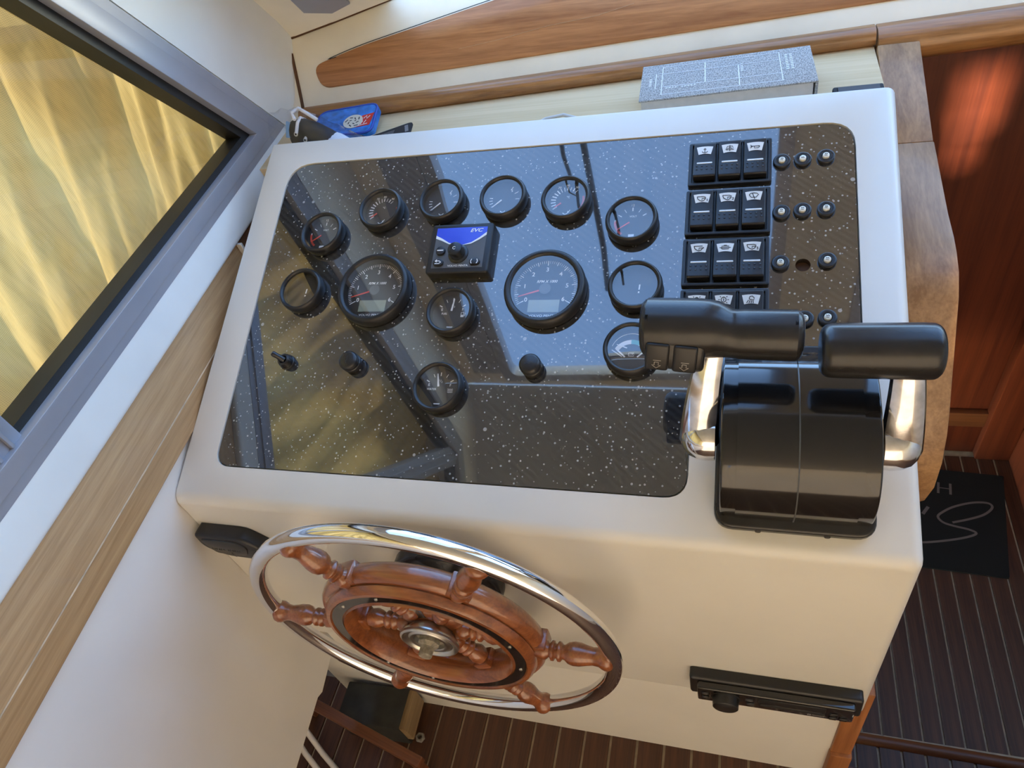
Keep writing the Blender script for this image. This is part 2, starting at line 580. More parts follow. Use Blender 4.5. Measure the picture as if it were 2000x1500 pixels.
# left side wall (below the wooden capping) with a notch at its bottom edge
S0, S1 = -2.6, 0.86
wl = struct(G().prism([(S0, 0.06), (S0, -0.585), (-0.075, -0.601), (-0.06, -0.612), (0.0, -0.605), (S1, -0.60), (S1, 0.06)], -0.02, 0.0,
                      WALL @ Matrix(((0, 0, 1, 0), (1, 0, 0, 0), (0, 1, 0, 0), (0, 0, 0, 1)))).build('wall_left', 'white_vinyl'), 'white padded side wall below the wooden strip')
# helper: prism extruded along the wall's inboard axis; pts = (s, z)
WP = WALL @ Matrix(((0, 0, 1, 0), (1, 0, 0, 0), (0, 1, 0, 0), (0, 0, 0, 1)))
# sweep of a cross section (x inboard, z) along the wall
def along(sec, s0, s1, r=0.0):
    return G().prism(sec, s0, s1, Matrix(((1, 0, 0, 0), (0, 0, 1, 0), (0, 1, 0, 0), (0, 0, 0, 1))))
cap_sec = rounded([(-0.02, 0.04), (0.012, 0.04, 0.004), (0.012, 0.083, 0.006), (-0.008, 0.153, 0.004), (-0.02, 0.153)], 0.001, 4)
struct(along(cap_sec, S0, 0.44).build('trim_1', 'beech', mtx=WALL, ang=50), 'two-faced light beech capping strip along the side wall')
struct(along([(-0.02, 0.04), (0.004, 0.04), (0.004, 0.10), (-0.01, 0.15), (-0.02, 0.15)], 0.442, 0.80).build('trim_2', 'bar_wood', mtx=WALL), 'dark brown trim block in the corner behind the dash')
G().rbox((-0.004, 0.436, 0.118), (0.006, 0.442, 0.150), 0.001, 1).build('end_seal', 'white_gelcoat', bpy.data.objects['trim_1'])
G().tube([(0.0112, S0, 0.0828), (0.0112, 0.438, 0.0828)], 0.0015, 6).build('worn_highlight_edge', 'worn_highlight_wood', bpy.data.objects['trim_1'])  # scuffed varnish, with the edge highlight painted in as a pale line
# white sill with a rounded lower lip
sill = rounded([(-0.045, 0.150), (0.004, 0.150, 0.012), (-0.008, 0.212, 0.004), (-0.045, 0.212)], 0.002, 6)
struct(along(sill, S0, 0.80).build('trim_3', 'white_pillar', mtx=WALL, ang=60), 'white rounded window sill above the beech strip')

# side window: raked forward edge, aluminium frame, glass, rubber, centre post
win = struct(obj('window_1', None, None, WP), 'grey aluminium side window with raked front edge')
ZT = 1.16
def rake(z, off=0.0):              # s of the raked edge at height z
    return 0.765 - (z - 0.207) * 0.875 - off
outer = [(S0, 0.207), (0.765, 0.207), (rake(ZT), ZT), (S0, ZT)]
inn = [(S0 + 0.05, 0.247), (rake(0.247, 0.075), 0.247), (rake(ZT - 0.05, 0.075), ZT - 0.05), (S0 + 0.05, ZT - 0.05)]
mid = [(S0 + 0.02, 0.221), (rake(0.221, 0.026), 0.221), (rake(ZT - 0.02, 0.026), ZT - 0.02), (S0 + 0.02, ZT - 0.02)]
G().prism(outer, -0.032, -0.006, None, holes=[mid]).build('outer_frame', 'grey_aluminium', win)
G().prism(mid, -0.045, -0.003, None, r=0.0015, holes=[inn]).build('inner_frame', 'grey_aluminium', win)
gin = [(S0 + 0.056, 0.258), (rake(0.258, 0.096), 0.258), (rake(ZT - 0.06, 0.096), ZT - 0.06), (S0 + 0.056, ZT - 0.06)]
G().prism(inn, -0.050, -0.018, None, holes=[gin]).build('rubber_seal', 'rubber', win)
glass_pts = [(S0 + 0.03, 0.24), (rake(0.24, 0.06), 0.24), (rake(ZT - 0.03, 0.06), ZT - 0.03), (S0 + 0.03, ZT - 0.03)]
G().poly(glass_pts, -0.035).build('pane', 'window_glass', win, smooth=False)
mg = G().rbox((-0.135, 0.235, -0.05), (-0.075, ZT - 0.03, -0.012), 0.003, 2)
mg.build('centre_post', 'grey_aluminium', win)
for kk in range(2):
    G().rbox((-0.098 - 0.022 * kk, 0.247, -0.012), (-0.092 - 0.022 * kk, ZT - 0.03, -0.008), 0.001, 1).build('post_rib', 'grey_aluminium', win)
# window surround above the raked edge (pillar), and roof-side strip
pil = G().prism([(0.765, 0.207), (0.86, 0.207), (0.86, 0.60), (0.2, 1.30), (S0, 1.30), (S0, ZT), (rake(ZT), ZT)], -0.045, -0.008, WP)
struct(pil.build('wall_left_pillar', 'white_pillar'), 'smooth white pillar beside the raked window edge')
# rounded corner of the pillar running into the front
def bulk_y(x): return 0.798 + 0.0735 * x
cp = G()
rows = []
for zi in range(28):
    z = 0.12 + zi * 0.0424
    sR = min(rake(z) + 0.004, 0.772)
    A = (WALL @ Vector((-0.006, sR, z)))
    if z < 0.332:
        B = Vector((-0.050 - 0.15 * max(0, z - 0.2), 0.797 + 0.67 * max(0, z - 0.2), z))
    else:
        B = Vector((-0.062, 0.838 - (z - 0.39) * 0.839, z))
    M_ = Vector((A.x + 0.004, B.y - 0.012, z))
    rows.append([A * (1 - t) ** 2 + M_ * 2 * t * (1 - t) + B * t * t for t in [k / 8 for k in range(9)]])
for r_ in rows:
    cp.v += r_
for i in range(len(rows) - 1):
    for k in range(8):
        cp.f.append((i * 9 + k, i * 9 + k + 1, (i + 1) * 9 + k + 1, (i + 1) * 9 + k))
struct(cp.build('wall_left_corner', 'white_pillar', ang=80), 'rounded white corner where the pillar meets the front')
# wooden capping etc. need a floor under the wall: dark void behind the sidewall bottom
struct(G().box((-0.30, -2.6, ZF), (-0.27, 1.45, 0.13), WALL).build('wall_left_hull', 'hull_grey'), 'bare hull side in the gap under the side wall')
struct(G().box((-0.45, 1.42, ZL - 0.05), (2.64, 1.46, 0.25)).build('wall_front_hull', 'hull_grey'), 'bare hull in front of the helm')
struct(G().box((-0.50, 1.00, 0.235), (2.64, 1.46, 0.25)).build('ceiling_foredeck', 'hull_grey'), 'underside of the foredeck')
struct(G().box((-0.45, 0.06, ZF - 0.05), (1.0, 1.42, ZF)).build('floor_under_console', 'hull_grey'), 'bare floor under the console')

# front: bulkhead below the windscreen
BYAW = math.atan(0.0735)
LEAN = R_(40)                      # the panel leans forward as it rises
BM0 = T((0, 0.798, 0.222)) @ RZ(BYAW) @ RX(PI / 2 - LEAN)      # x along, y up the panel, z towards the cabin
BM = BM0
top = [(2.5, 0.30), (1.3, 0.30), (0.8, 0.28), (0.42, 0.231), (0.1545, 0.1802), (0.031, 0.1573), (-0.071, 0.1405), (-0.151, 0.127)]
wf = struct(G().prism([(-0.151, -0.03), (2.5, -0.03)] + top, -0.03, 0.0, BM, r=0.006, seg=3).build('wall_front', 'cream_vinyl', ang=60), 'cream padded front panel framing a teak inlay')
inlay = rounded([(-0.0037, 0.0336, 0.04), (1.40, 0.036, 0.02), (1.40, 0.29, 0.01), (0.362, 0.1439, 0.2), (0.08, 0.1012, 0.05), (-0.0194, 0.0789, 0.035)], 0.02, 6)
G().prism(inlay, -0.004, 0.0035, BM, r=0.002).build('wood_inlay', 'teak_panel', wf)
G().stroke(rounded([(-0.004, 0.083), (0.08, 0.1025), (0.362, 0.1452), (0.8, 0.2085)], 0.05, 4), 0.0016, 0.0042, BM).build('inlay_seam', 'print_black', wf)
G().stroke([(0.29, 0.067), (0.37, 0.072), (0.46, 0.082), (0.55, 0.0855), (0.62, 0.096)], 0.0007, 0.0042, BM).build('wood_crack', 'beech', wf)
# ledge and windscreen frame, raked aft at 50 degrees
RK = R_(50)
WS = T((0, 0.835, 0.39)) @ Matrix(((1, 0, 0, 0), (0, -math.cos(RK), math.sin(RK), 0), (0, math.sin(RK), math.cos(RK), 0), (0, 0, 0, 1)))
# windscreen frame coords: x across, y up the rake, z outward (forward/up)
def wsl(z): return (z - 0.39) / math.sin(RK)
TOPL = wsl(1.26)
ws = struct(obj('window_2', None, None, WS), 'raked windscreen in a grey aluminium frame above the dash')
pane_o = rounded([(0.115, 0.030), (0.90, 0.150), (0.90, TOPL - 0.06), (0.115, TOPL - 0.02)], 0.03)
added_pane_o = rounded([(1.06, 0.19), (2.2, 0.22), (2.2, TOPL - 0.06), (1.06, TOPL - 0.06)], 0.03)  # unseen right pane added to bring more sky light onto bulkhead and shelf
added_pane_i = rounded([(1.09, 0.22), (2.17, 0.25), (2.17, TOPL - 0.09), (1.09, TOPL - 0.09)], 0.03)
pane_i = rounded([(0.145, 0.065), (0.87, 0.175), (0.87, TOPL - 0.09), (0.145, TOPL - 0.05)], 0.03)
G().prism([(-0.17, -0.115), (-0.07, -0.078), (0.03, -0.052), (0.185, -0.010), (0.5, 0.06), (0.95, 0.11), (2.6, 0.16), (2.6, TOPL), (-0.17, TOPL)], 0.0, 0.03, None, holes=[pane_o, added_pane_o]).build('screen_surround', 'cream_vinyl', ws)
for po_, pi_ in ((pane_o, pane_i), (added_pane_o, added_pane_i)):
    G().prism(po_, -0.006, 0.03, None, r=0.002, holes=[pi_]).build('screen_frame', 'grey_aluminium', ws)
G().poly(added_pane_i, 0.012).build('pane', 'window_glass', ws, smooth=False)  # glass of the added right pane
G().prism([(0.012, 0.000), (0.064, -0.014), (0.113, 0.005), (0.113, TOPL - 0.06), (0.022, TOPL - 0.06)], -0.006, -0.0005, None, r=0.002).build('frame_cover', 'grey_aluminium', ws)
G().poly(pane_i, 0.012).build('pane', 'window_glass', ws, smooth=False)
lo_e = [BM @ Vector((x, y, -0.002)) for x, y in ((-0.151, 0.127), (-0.071, 0.1405), (0.031, 0.1573), (0.1545, 0.1802), (0.42, 0.231), (0.8, 0.28), (2.5, 0.30))]
up_e = [WS @ Vector((x, y, 0.004)) for x, y in ((-0.17, -0.115), (-0.07, -0.078), (0.03, -0.052), (0.185, -0.010), (0.5, 0.06), (0.95, 0.11), (2.6, 0.16))]
lg_ = G()
lg_.v = lo_e + up_e + [p + Vector((0, 0.01, 0.012)) for p in lo_e + up_e]
for i in range(3):
    lg_.f += [(i, i + 1, 8 + i, 7 + i), (14 + i, 21 + i, 22 + i, 15 + i)]
WSI = WS.inverted()
lp_ = G()
lp_.v = [WSI @ p for p in lo_e + up_e]
for i in range(3, 6):
    lp_.f.append((i, i + 1, 8 + i, 7 + i))
lp_.build('added_lower_pane', 'window_glass', ws, smooth=False)  # glazed strip out of view, added so sky light reaches the front panel
struct(lg_.build('trim_7', 'cream_vinyl', ang=70), 'narrow cream ledge between the front panel and the windscreen frame')
G().tube([BM @ Vector((x, y - 0.0015, 0.0)) for x, y in ((-0.071, 0.1405), (-0.02, 0.149), (0.031, 0.1573), (0.1545, 0.1802), (0.42, 0.231))], 0.0022, 6).build('top_seam', 'brown_hole', wf)
G().tube([BM @ Vector(p) for p in ((-0.048, -0.025, 0.001), (-0.053, 0.02, 0.001), (-0.060, 0.07, 0.001), (-0.066, 0.11, 0.001), (-0.071, 0.142, 0.001))], 0.0034, 6).build('side_seam', 'brown_hole', wf)
# wooden rail in two lengths along the foot of the bulkhead
rail_sec = [(-0.022, 0.0), (0.004, -0.002), (0.011, 0.004), (0.013, 0.012), (0.010, 0.021), (0.003, 0.027), (-0.006, 0.028), (-0.022, 0.027)]
def rail(name, x0, x1, z, k, label):
    m = T((0, 0.798 - 0.012, z)) @ RZ(BYAW) @ Matrix(((0, 0, 1, 0), (-1, 0, 0, 0), (0, 1, 0, 0), (0, 0, 0, 1)))
    return struct(G().prism([(a * k, b * k) for a, b in rail_sec], x0, x1, m).build(name, 'teak_rail', ang=50), label)
rail('trim_4', -0.055, 1.009, 0.197, 1.0, 'rounded teak rail behind the shelf')
rail('trim_5', 1.0115, 2.4, 0.171, 1.9, 'thicker teak rail over the companionway')
# shelf behind the dash
sh = tag(G().box((-0.14, 0.608, 0.18), (1.006, 0.86, 0.197)).build('shelf', 'pine_shelf', smooth=False), 'pale bare pine shelf between the dash and the teak rail', 'shelf')
# sculpted wooden capping down the right side of the console
prof = [(0.835, 0.206), (0.626, 0.146), (0.478, 0.121), (0.430, 0.117), (0.404, 0.112), (0.375, 0.102), (0.348, 0.080), (0.318, 0.040), (0.286, -0.004), (0.262, -0.035), (0.241, -0.068), (0.226, -0.109), (0.222, -0.16), (0.237, -0.214), (0.27, -0.27)]
def offset(pr, d):
    out = []
    for i, p in enumerate(pr):
        a, b = pr[max(i - 1, 0)], pr[min(i + 1, len(pr) - 1)]
        t = Vector((b[0] - a[0], b[1] - a[1])).normalized()
        out.append((p[0] - t.y * d, p[1] + t.x * d))
    return out
inner_p = offset(prof, 0.028)
YZ = Matrix(((0, 0, 1, 0), (1, 0, 0, 0), (0, 1, 0, 0), (0, 0, 0, 1)))
capm = struct(obj('trim_6', None), 'sculpted wooden capping curving down beside the console')
def strip(pr, inn2, x0, x1):
    g = G()
    n_ = len(pr)
    for x in (x0, x1):
        g.v += [Vector((x, p[0], p[1])) for p in pr] + [Vector((x, p[0], p[1])) for p in inn2]
    o2 = 2 * n_
    for i in range(n_ - 1):
        g.f += [(i, i + 1, o2 + i + 1, o2 + i), (n_ + i, o2 + n_ + i, o2 + n_ + i + 1, n_ + i + 1), (i, n_ + i, n_ + i + 1, i + 1), (o2 + i, o2 + i + 1, o2 + n_ + i + 1, o2 + n_ + i)]
    g.f += [(0, o2, o2 + n_, n_), (n_ - 1, 2 * n_ - 1, o2 + 2 * n_ - 1, o2 + n_ - 1)]
    b = bmesh.new()
    bv = [b.verts.new(v) for v in g.v]
    for f in g.f:
        b.faces.new([bv[i] for i in f])
    bmesh.ops.recalc_face_normals(b, faces=b.faces[:])
    eds = [e for e in b.edges if e.calc_face_angle(0) > 0.9]
    bmesh.ops.bevel(b, geom=eds, offset=0.0025, segments=2, profile=0.5, affect='EDGES')
    return G().bm(b)
strip(prof[:2], inner_p[:2], 1.008, 1.070).build('upper_length', 'teak_cap', capm)
strip(prof[1:], inner_p[1:], 1.010, 1.071).build('curved_length', 'teak_cap', capm)
# mahogany companionway walls
wb = struct(G().box((0.9, 1.34, ZL), (1.74, 1.37, 0.20)).build('wall_companionway', 'mahogany_wall', smooth=False), 'red-brown mahogany wall at the end of the companionway')
G().rbox((0.9, 1.322, ZL), (1.60, 1.34, ZL + 0.14), 0.002).build('baseboard_companionway', 'mahogany_wall', wb)
G().rbox((0.9, 1.316, ZL + 0.14), (1.60, 1.34, ZL + 0.208), 0.004).build('skirting_cap', 'bar_wood', wb)
wr = struct(G().box((1.70, 0.95, ZL), (1.73, 1.34, 0.10)).build('wall_companionway_side', 'mahogany_wall', smooth=False), 'dark mahogany side wall of the companionway')
G().rbox((1.597, 1.29, ZL), (1.70, 1.34, 0.05), 0.004).build('door_jamb', 'mahogany_wall', wr)
G().rbox((1.688, 1.00, ZL + 0.45), (1.70, 1.25, 0.0), 0.004).build('raised_panel', 'mahogany_wall', wr)
# rest of the cabin: right wall, roof, canvas enclosure aft
struct(G().box((2.6, -2.6, ZL), (2.64, 1.4, 1.30)).build('wall_right', 'ceiling_white', smooth=False), 'plain cabin wall on the far side')
struct(G().box((-0.35, -2.6, 1.26), (2.64, 0.10, 1.30)).build('ceiling', 'ceiling_white', smooth=False), 'white cabin ceiling')
def sheet(name, fn, nu, nv, mat, label, cat, gap=None):
    g = G()
    for j in range(nv + 1):
        for i in range(nu + 1):
            g.v.append(Vector(fn(i / nu, j / nv)))
    for j in range(nv):
        for i in range(nu):
            a = j * (nu + 1) + i
            if gap and gap((g.v[a] + g.v[a + nu + 2]) / 2):
                continue
            g.f.append((a, a + 1, a + nu + 2, a + nu + 1))
    o = g.build(name, mat, ang=180)
    return tag(o, label, cat)
def fold(s, z):
    a = 0.0
    for k, (f, p, w) in enumerate(((19, 0.3, 0.014), (33, 1.9, 0.011), (55, 4.1, 0.0075), (90, 2.2, 0.0040), (150, 0.7, 0.0016))):
        a += w * math.sin(f * (s - (0.25 + 0.07 * k) * z) + p + 0.9 * math.sin(5 * z + 1.7 * k + 4 * s)) * (0.6 + 0.4 * math.sin(7.1 * z + 2.3 * k + 9 * s))
    return a
def side_sheet(u, v):
    s, z = -2.45 + 3.60 * u, 0.13 + 1.20 * v
    return WALL @ Vector((-0.155 + fold(s, z), s, z))
sheet('canvas_cover', side_sheet, 900, 90, 'tan_canvas', 'tan woven canvas cover hanging in folds outside the side window', 'cover')
def aft_sheet(u, v):
    x, z = -0.35 + 3.0 * u, ZF + 2.2 * v
    return Vector((x, -2.6 + 0.012 * math.sin(23 * x + 2 * math.sin(3 * z)), z))
def sun_gap(p):                       # two unseen openings added to throw low sun on the companionway wall
    return (0.475 < p.x < 0.56 and 1.11 < p.z < 1.25) or (0.495 < p.x < 0.53 and 1.00 < p.z < 1.07)
sheet('canvas_enclosure', aft_sheet, 300, 110, 'cream_canvas', 'cream canvas enclosure closing the cockpit behind the helm', 'canvas', sun_gap)
for x0, x1, z0, z1 in ((0.465, 0.57, 1.10, 1.26), (0.485, 0.54, 0.99, 1.08)):
    G().poly([(x0, z0), (x1, z0), (x1, z1), (x0, z1)], 2.585, RX(PI / 2)).build('added_beam_pane', 'beam_tint_film', bpy.data.objects['canvas_enclosure'], smooth=False)  # tinted sheets added over the unseen openings to dim the beam

# ------------------------------------------------------------------ helm console
con = thing('helm_console', 'white helm console with sloping carbon-look instrument panel', 'console')
def console_body():
    c, s_ = math.cos(TILT), math.sin(TILT)
    sec = [(0.0, 0.0), (DASH_L * c, DASH_L * s_), (DASH_L * c + 0.008, DASH_L * s_ - 0.022), (0.57, 0.16), (0.57, -0.447), (0.0, -0.447)]
    b = bmesh.new()
    f0 = b.faces.new([b.verts.new((0, p[0], p[1])) for p in sec])
    ex = bmesh.ops.extrude_face_region(b, geom=[f0])
    for g in ex['geom']:
        if isinstance(g, bmesh.types.BMVert):
            g.co.x = 1.0
    bmesh.ops.recalc_face_normals(b, faces=b.faces[:])
    def ed(test):
        return [e for e in b.edges if test(e.verts[0].co, e.verts[1].co)]
    on_front = lambda p: abs(p.y) < 1e-6
    e1 = ed(lambda p, q: on_front(p) and on_front(q) and abs(p.z) < 1e-6 and abs(q.z) < 1e-6)
    e2 = ed(lambda p, q: on_front(p) and on_front(q) and p.x > 0.9 and q.x > 0.9)
    e3 = ed(lambda p, q: p.x > 0.9 and q.x > 0.9 and on_front(p) != on_front(q) and max(p.z, q.z) > 0.2)
    bmesh.ops.bevel(b, geom=e1 + e2 + e3, offset=0.014, segments=5, profile=0.5, affect='EDGES')
    e4 = [e for e in b.edges if e.calc_face_angle(0) > 0.6]
    bmesh.ops.bevel(b, geom=e4, offset=0.003, segments=2, profile=0.5, affect='EDGES')
    me = bpy.data.meshes.new('body')
    b.to_mesh(me)
    b.free()
    return me
PANEL = [(0.0565, 0.0545, 0.028), (0.7485, 0.0555, 0.03), (0.7490, 0.222, 0.02), (0.9470, 0.222, 0.02), (0.9470, 0.5900, 0.040), (0.0505, 0.5935, 0.048)]
body_me = console_body()
tmp = obj('tmp_body', body_me)
cut = G().prism(rounded(PANEL, 0.03, 6), -0.012, 0.02, D).build('tmp_cut', 'white_gelcoat', smooth=False)
bo = tmp.modifiers.new('b', 'BOOLEAN')
bo.object = cut
bo.operation = 'DIFFERENCE'
bo.solver = 'EXACT'
dg = bpy.context.evaluated_depsgraph_get()
me = bpy.data.meshes.new_from_object(tmp.evaluated_get(dg))
bpy.data.objects.remove(tmp)
bpy.data.objects.remove(cut)
me.name = 'body'
me.materials.clear()
me.materials.append(MATS['white_gelcoat'])
me.polygons.foreach_set('use_smooth', [True] * len(me.polygons))
me.polygons.foreach_set('material_index', [0] * len(me.polygons))
me.set_sharp_from_angle(angle=R_(30))
obj('body', me, con)
def shrink(pts, d):
    cx = sum(p[0] for p in pts) / len(pts)
    cy = sum(p[1] for p in pts) / len(pts)
    return pts
pan = [(0.0585, 0.0565, 0.027), (0.7465, 0.0575, 0.029), (0.7470, 0.224, 0.02), (0.9450, 0.224, 0.02), (0.9450, 0.5880, 0.038), (0.0525, 0.5910, 0.046)]
hole = [(0.8800 + 0.0092 * math.cos(a), 0.3705 + 0.0092 * math.sin(a)) for a in [2 * PI * k / 24 for k in range(24)]]
G().prism(rounded(pan, 0.03, 6), -0.0115, -0.0015, None, holes=[hole[::-1]]).build('instrument_panel', 'carbon_panel', con, D, ang=30)
G().poly(hole, -0.0112).build('fuse_hole', 'brown_hole', con, D)
G().prism([(-0.10, ZF), (0.985, ZF), (0.985, -0.44), (0.003, -0.44), (0.003, -0.615), (-0.10, -0.615)], -0.055, -0.038, RX(PI / 2)).build('kick_panel', 'white_gelcoat', con)
G().rbox((0.985, 0.032, ZF), (1.020, 0.56, -0.452), 0.003).build('side_panel', 'post_wood', con)
G().rbox((0.984, 0.024, ZF + 0.0), (1.022, 0.56, ZF + 0.16), 0.004).build('side_foot', 'post_wood', con)

# ------------------------------------------------------------------ gauges
def bezel_mesh(R, H):
    k = 0.0365
    pr = [(R * 0.93, 0.0), (R * 0.985, 0.002), (R, H * 0.55), (R * 0.985, H * 0.80), (R * 0.95, H * 0.95), (R * 0.905, H), (R * 0.86, H * 0.965), (R * 0.825, H * 0.86), (R * 0.81, H * 0.72), (R * 0.805, H * 0.3)]
    return G().lathe(pr, 56).mesh('bezel', 'black_plastic', ang=50)
SM_R, SM_H, TA_R, TA_H = 0.0372, 0.019, 0.0595, 0.021
bez = {'s': bezel_mesh(SM_R, SM_H), 't': bezel_mesh(TA_R, TA_H)}
def disc(r, z, n=48):
    return G().poly([(r * math.cos(2 * PI * k / n), r * math.sin(2 * PI * k / n)) for k in range(n)], z)
faces = {('s', 'dial_black'): disc(SM_R * 0.81, SM_H * 0.32).mesh('dial', 'dial_black'), ('t', 'dial_black'): disc(TA_R * 0.81, TA_H * 0.32).mesh('dial', 'dial_black')}
def lens(r, z, dome):
    pr = [(r * math.sin(a) , z + dome * math.cos(a)) for a in [PI / 2 * k / 6 for k in range(6, -1, -1)]]
    pr = [(r * k / 6, z + dome * (1 - (k / 6) ** 2)) for k in range(6, -1, -1)]
    return G().lathe(pr, 40).mesh('glass', 'gauge_glass', ang=80)
glasses = {'s': lens(SM_R * 0.815, SM_H * 0.80, 0.0009), 't': lens(TA_R * 0.815, TA_H * 0.82, 0.0006)}
def tick(g, a, r0, r1, w, z):
    c, s_ = math.cos(R_(a)), math.sin(R_(a))
    g.stroke([(r0 * c, r0 * s_), (r1 * c, r1 * s_)], w, z)
def needle(t, a, l, mat, z, w=0.0016, r0=0.003):
    c, s_ = math.cos(R_(a)), math.sin(R_(a))
    G().prism([(r0 * c - w * s_, r0 * s_ + w * c), (r0 * c + w * s_, r0 * s_ - w * c), (l * c + w * 0.5 * s_, l * s_ - w * 0.5 * c), (l * c - w * 0.5 * s_, l * s_ + w * 0.5 * c)], z, z + 0.0008).build('needle', mat, t)
def gauge(u, v, kind, label, group=None):
    big = kind == 'tach'
    k = 't' if big else 's'
    t = thing('tachometer' if big else 'gauge', label, 'gauge', DM(u, v, -0.0015), group)
    obj('bezel', bez[k], t)
    obj('dial', faces[(k, 'dial_black')], t)
    obj('glass', glasses[k], t)
    R, z = (TA_R * 0.8, TA_H * 0.32 + 0.0003) if big else (SM_R * 0.8, SM_H * 0.32 + 0.0003)
    g = G()
    if big:
        for i in range(61):
            a = 210 - 240 * i / 60
            r0 = R * (0.80 if i % 10 == 0 else 0.83 if i % 5 == 0 else 0.87)
            tick(g, a, r0 - (0.003 if i in (0, 60) else 0), R * 0.96, 0.0013 if i % 5 == 0 else 0.0007, z)
        for i in range(7):
            a = R_(210 - 40 * i)
            G().text(str(i), 0.0092, R * 0.66 * math.cos(a), R * 0.66 * math.sin(a), z).build('numeral', 'print_white', t, smooth=False)
        g.text('RPM X 1000', 0.0058, 0.001, 0.0125, z, shear=0.25)
        g.text('VOLVO PENTA', 0.0046, 0, -0.041, z, sx=1.3)
        g.build('dial_marks', 'print_white', t, smooth=False)
        disc(0.0085, z + 0.003).build('needle_hub', 'grey_plastic', t)
        needle(t, 197, R * 0.84, 'needle_red', z + 0.002, 0.0012, 0.009)
        G().prism([(-0.0225, -0.0355), (0.0225, -0.0355), (0.0225, -0.0165), (-0.0225, -0.0165)], z - 0.0002, z + 0.0006).build('lcd_window', 'lcd', t, smooth=False)
        G().stroke([(-0.023, -0.016), (0.023, -0.016)], 0.0010, z + 0.0007).build('lcd_border', 'print_black', t)
        return t
    if kind in ('fuel', 'water'):
        for a, w in ((150, .0016), (118, .0009), (90, .0016), (62, .0009), (32, .0016)):
            tick(g, a, R * 0.62, R * 0.80, w, z)
        g.text('E', 0.0055, -0.016, 0.005, z).text('F', 0.0055, 0.0165, 0.005, z).text('1', 0.0038, -0.0012, 0.0120, z).text('/', 0.005, 0.0008, 0.0110, z).text('2', 0.0038, 0.0028, 0.0096, z)
        g.text('FUEL' if kind == 'fuel' else 'WATER', 0.0043, -0.0115, -0.0015, z, shear=0.1)
        if kind == 'fuel':
            g.poly([(0.0145, -0.007), (0.0195, -0.007), (0.0195, -0.0035), (0.0145, -0.0035)], z)
            g.stroke([(0.0150, -0.0035), (0.0150, 0.0005), (0.0190, 0.0005), (0.0190, -0.0035)], 0.0009, z)
            g.stroke([(0.0195, -0.0045), (0.0212, -0.0045), (0.0212, 0.0)], 0.0006, z)
        else:
            for yy in (-0.001, -0.0032, -0.0054):
                g.stroke([(0.013 + 0.0008 * i, yy + 0.0006 * math.sin(i * 1.6)) for i in range(11)], 0.0007, z)
        g.stroke([(-0.0045 + 0.00075 * i, -0.0232 + 0.0006 * (i % 2)) for i in range(13)], 0.0018, z)
        g.build('dial_marks', 'print_white', t, smooth=False)
        needle(t, 84 if kind == 'fuel' else 101, R * 0.72, 'print_white', z + 0.002, 0.0014, 0.002)
    elif kind == 'temp':
        for i in range(9):
            tick(g, 215 - 14 * i, R * 0.55, R * 0.80, 0.0017 if i < 7 else 0.0010, z)
        for a, w in ((90, .0016), (76, .0009), (62, .0016), (48, .0009)):
            tick(g, a, R * 0.60, R * 0.80, w, z)
        for tx, a in (('70', 118), ('80', 90), ('90', 56)):
            g.text(tx, 0.0052, R * 0.93 * 0.95 * math.cos(R_(a)), R * 0.93 * 0.95 * math.sin(R_(a)), z)
        g.text('°C', 0.0045, 0.002, 0.006, z)
        g.stroke(arc(0, -0.019, 0.004, 200, 380, 8), 0.0012, z).stroke([(0.004, -0.021), (0.007, -0.016)], 0.0012, z)
        g.build('dial_marks', 'print_white', t, smooth=False)
        G().stroke(arc(0, 0, R * 0.86, -35, 15, 8), 0.0032, z).build('red_zone', 'zone_red', t)
        needle(t, 216, R * 0.70, 'needle_red', z + 0.002, 0.0012, 0.009)
    elif kind == 'volt':
        for a, w in ((150, .0013), (120, .0009), (90, .0016), (60, .0009), (32, .0016)):
            tick(g, a, R * 0.58, R * 0.78, w, z)
        g.text('12', 0.0052, -0.0004, R * 0.90, z).text('VOLT', 0.0040, 0.0012, 0.0085, z).text('8', 0.005, -R * 0.80, 0.002, z)
        g.prism([(-0.004, -0.0245), (0.004, -0.0245), (0.004, -0.0205), (-0.004, -0.0205)], z, z + 0.0003)
        g.build('dial_marks', 'print_white', t, smooth=False)
        G().stroke(arc(0, 0, R * 0.80, 175, 235, 8), 0.0034, z).build('red_zone', 'zone_red', t)
        needle(t, 215, R * 0.80, 'needle_red', z + 0.002, 0.0011, 0.004)
    elif kind == 'pressure':
        for a in (205, 190, 176, 163):
            tick(g, a + 10, R * 0.62, R * 0.80, 0.0012, z)
        for a in (60, 30, -2):
            tick(g, a, R * 0.60, R * 0.82, 0.0012, z)
        g.text('5', 0.0058, 0.011, 0.014, z)
        g.stroke(arc(0, -0.019, 0.004, 200, 340, 8), 0.0011, z)
        g.build('dial_marks', 'print_white', t, smooth=False)
        needle(t, 222, R * 0.75, 'print_white', z + 0.002, 0.0010, 0.004)
    elif kind == 'trim':
        g.poly([(0.0040, -0.0035), (0.0060, -0.0035), (0.0066, 0.0045), (0.0046, 0.0045)], z)
        g.poly([(0.0036, -0.0085), (0.0056, -0.0085), (0.0058, -0.0060), (0.0038, -0.0060)], z)
        g.build('dial_marks', 'print_white', t, smooth=False)
    elif kind == 'battery':
        g.stroke(arc(0, -0.004, R * 0.92, 20, 160, 20), 0.0008, z)
        g.stroke(arc(0, -0.011, 0.0225, 30, 150, 16), 0.0060, z)
        g.stroke([(-0.0205, 0.0015), (-0.008, -0.0100)], 0.0020, z).stroke([(-0.026, 0.0000), (-0.012, -0.0095)], 0.0012, z).stroke([(0.0205, 0.0015), (0.008, -0.0100)], 0.0020, z)
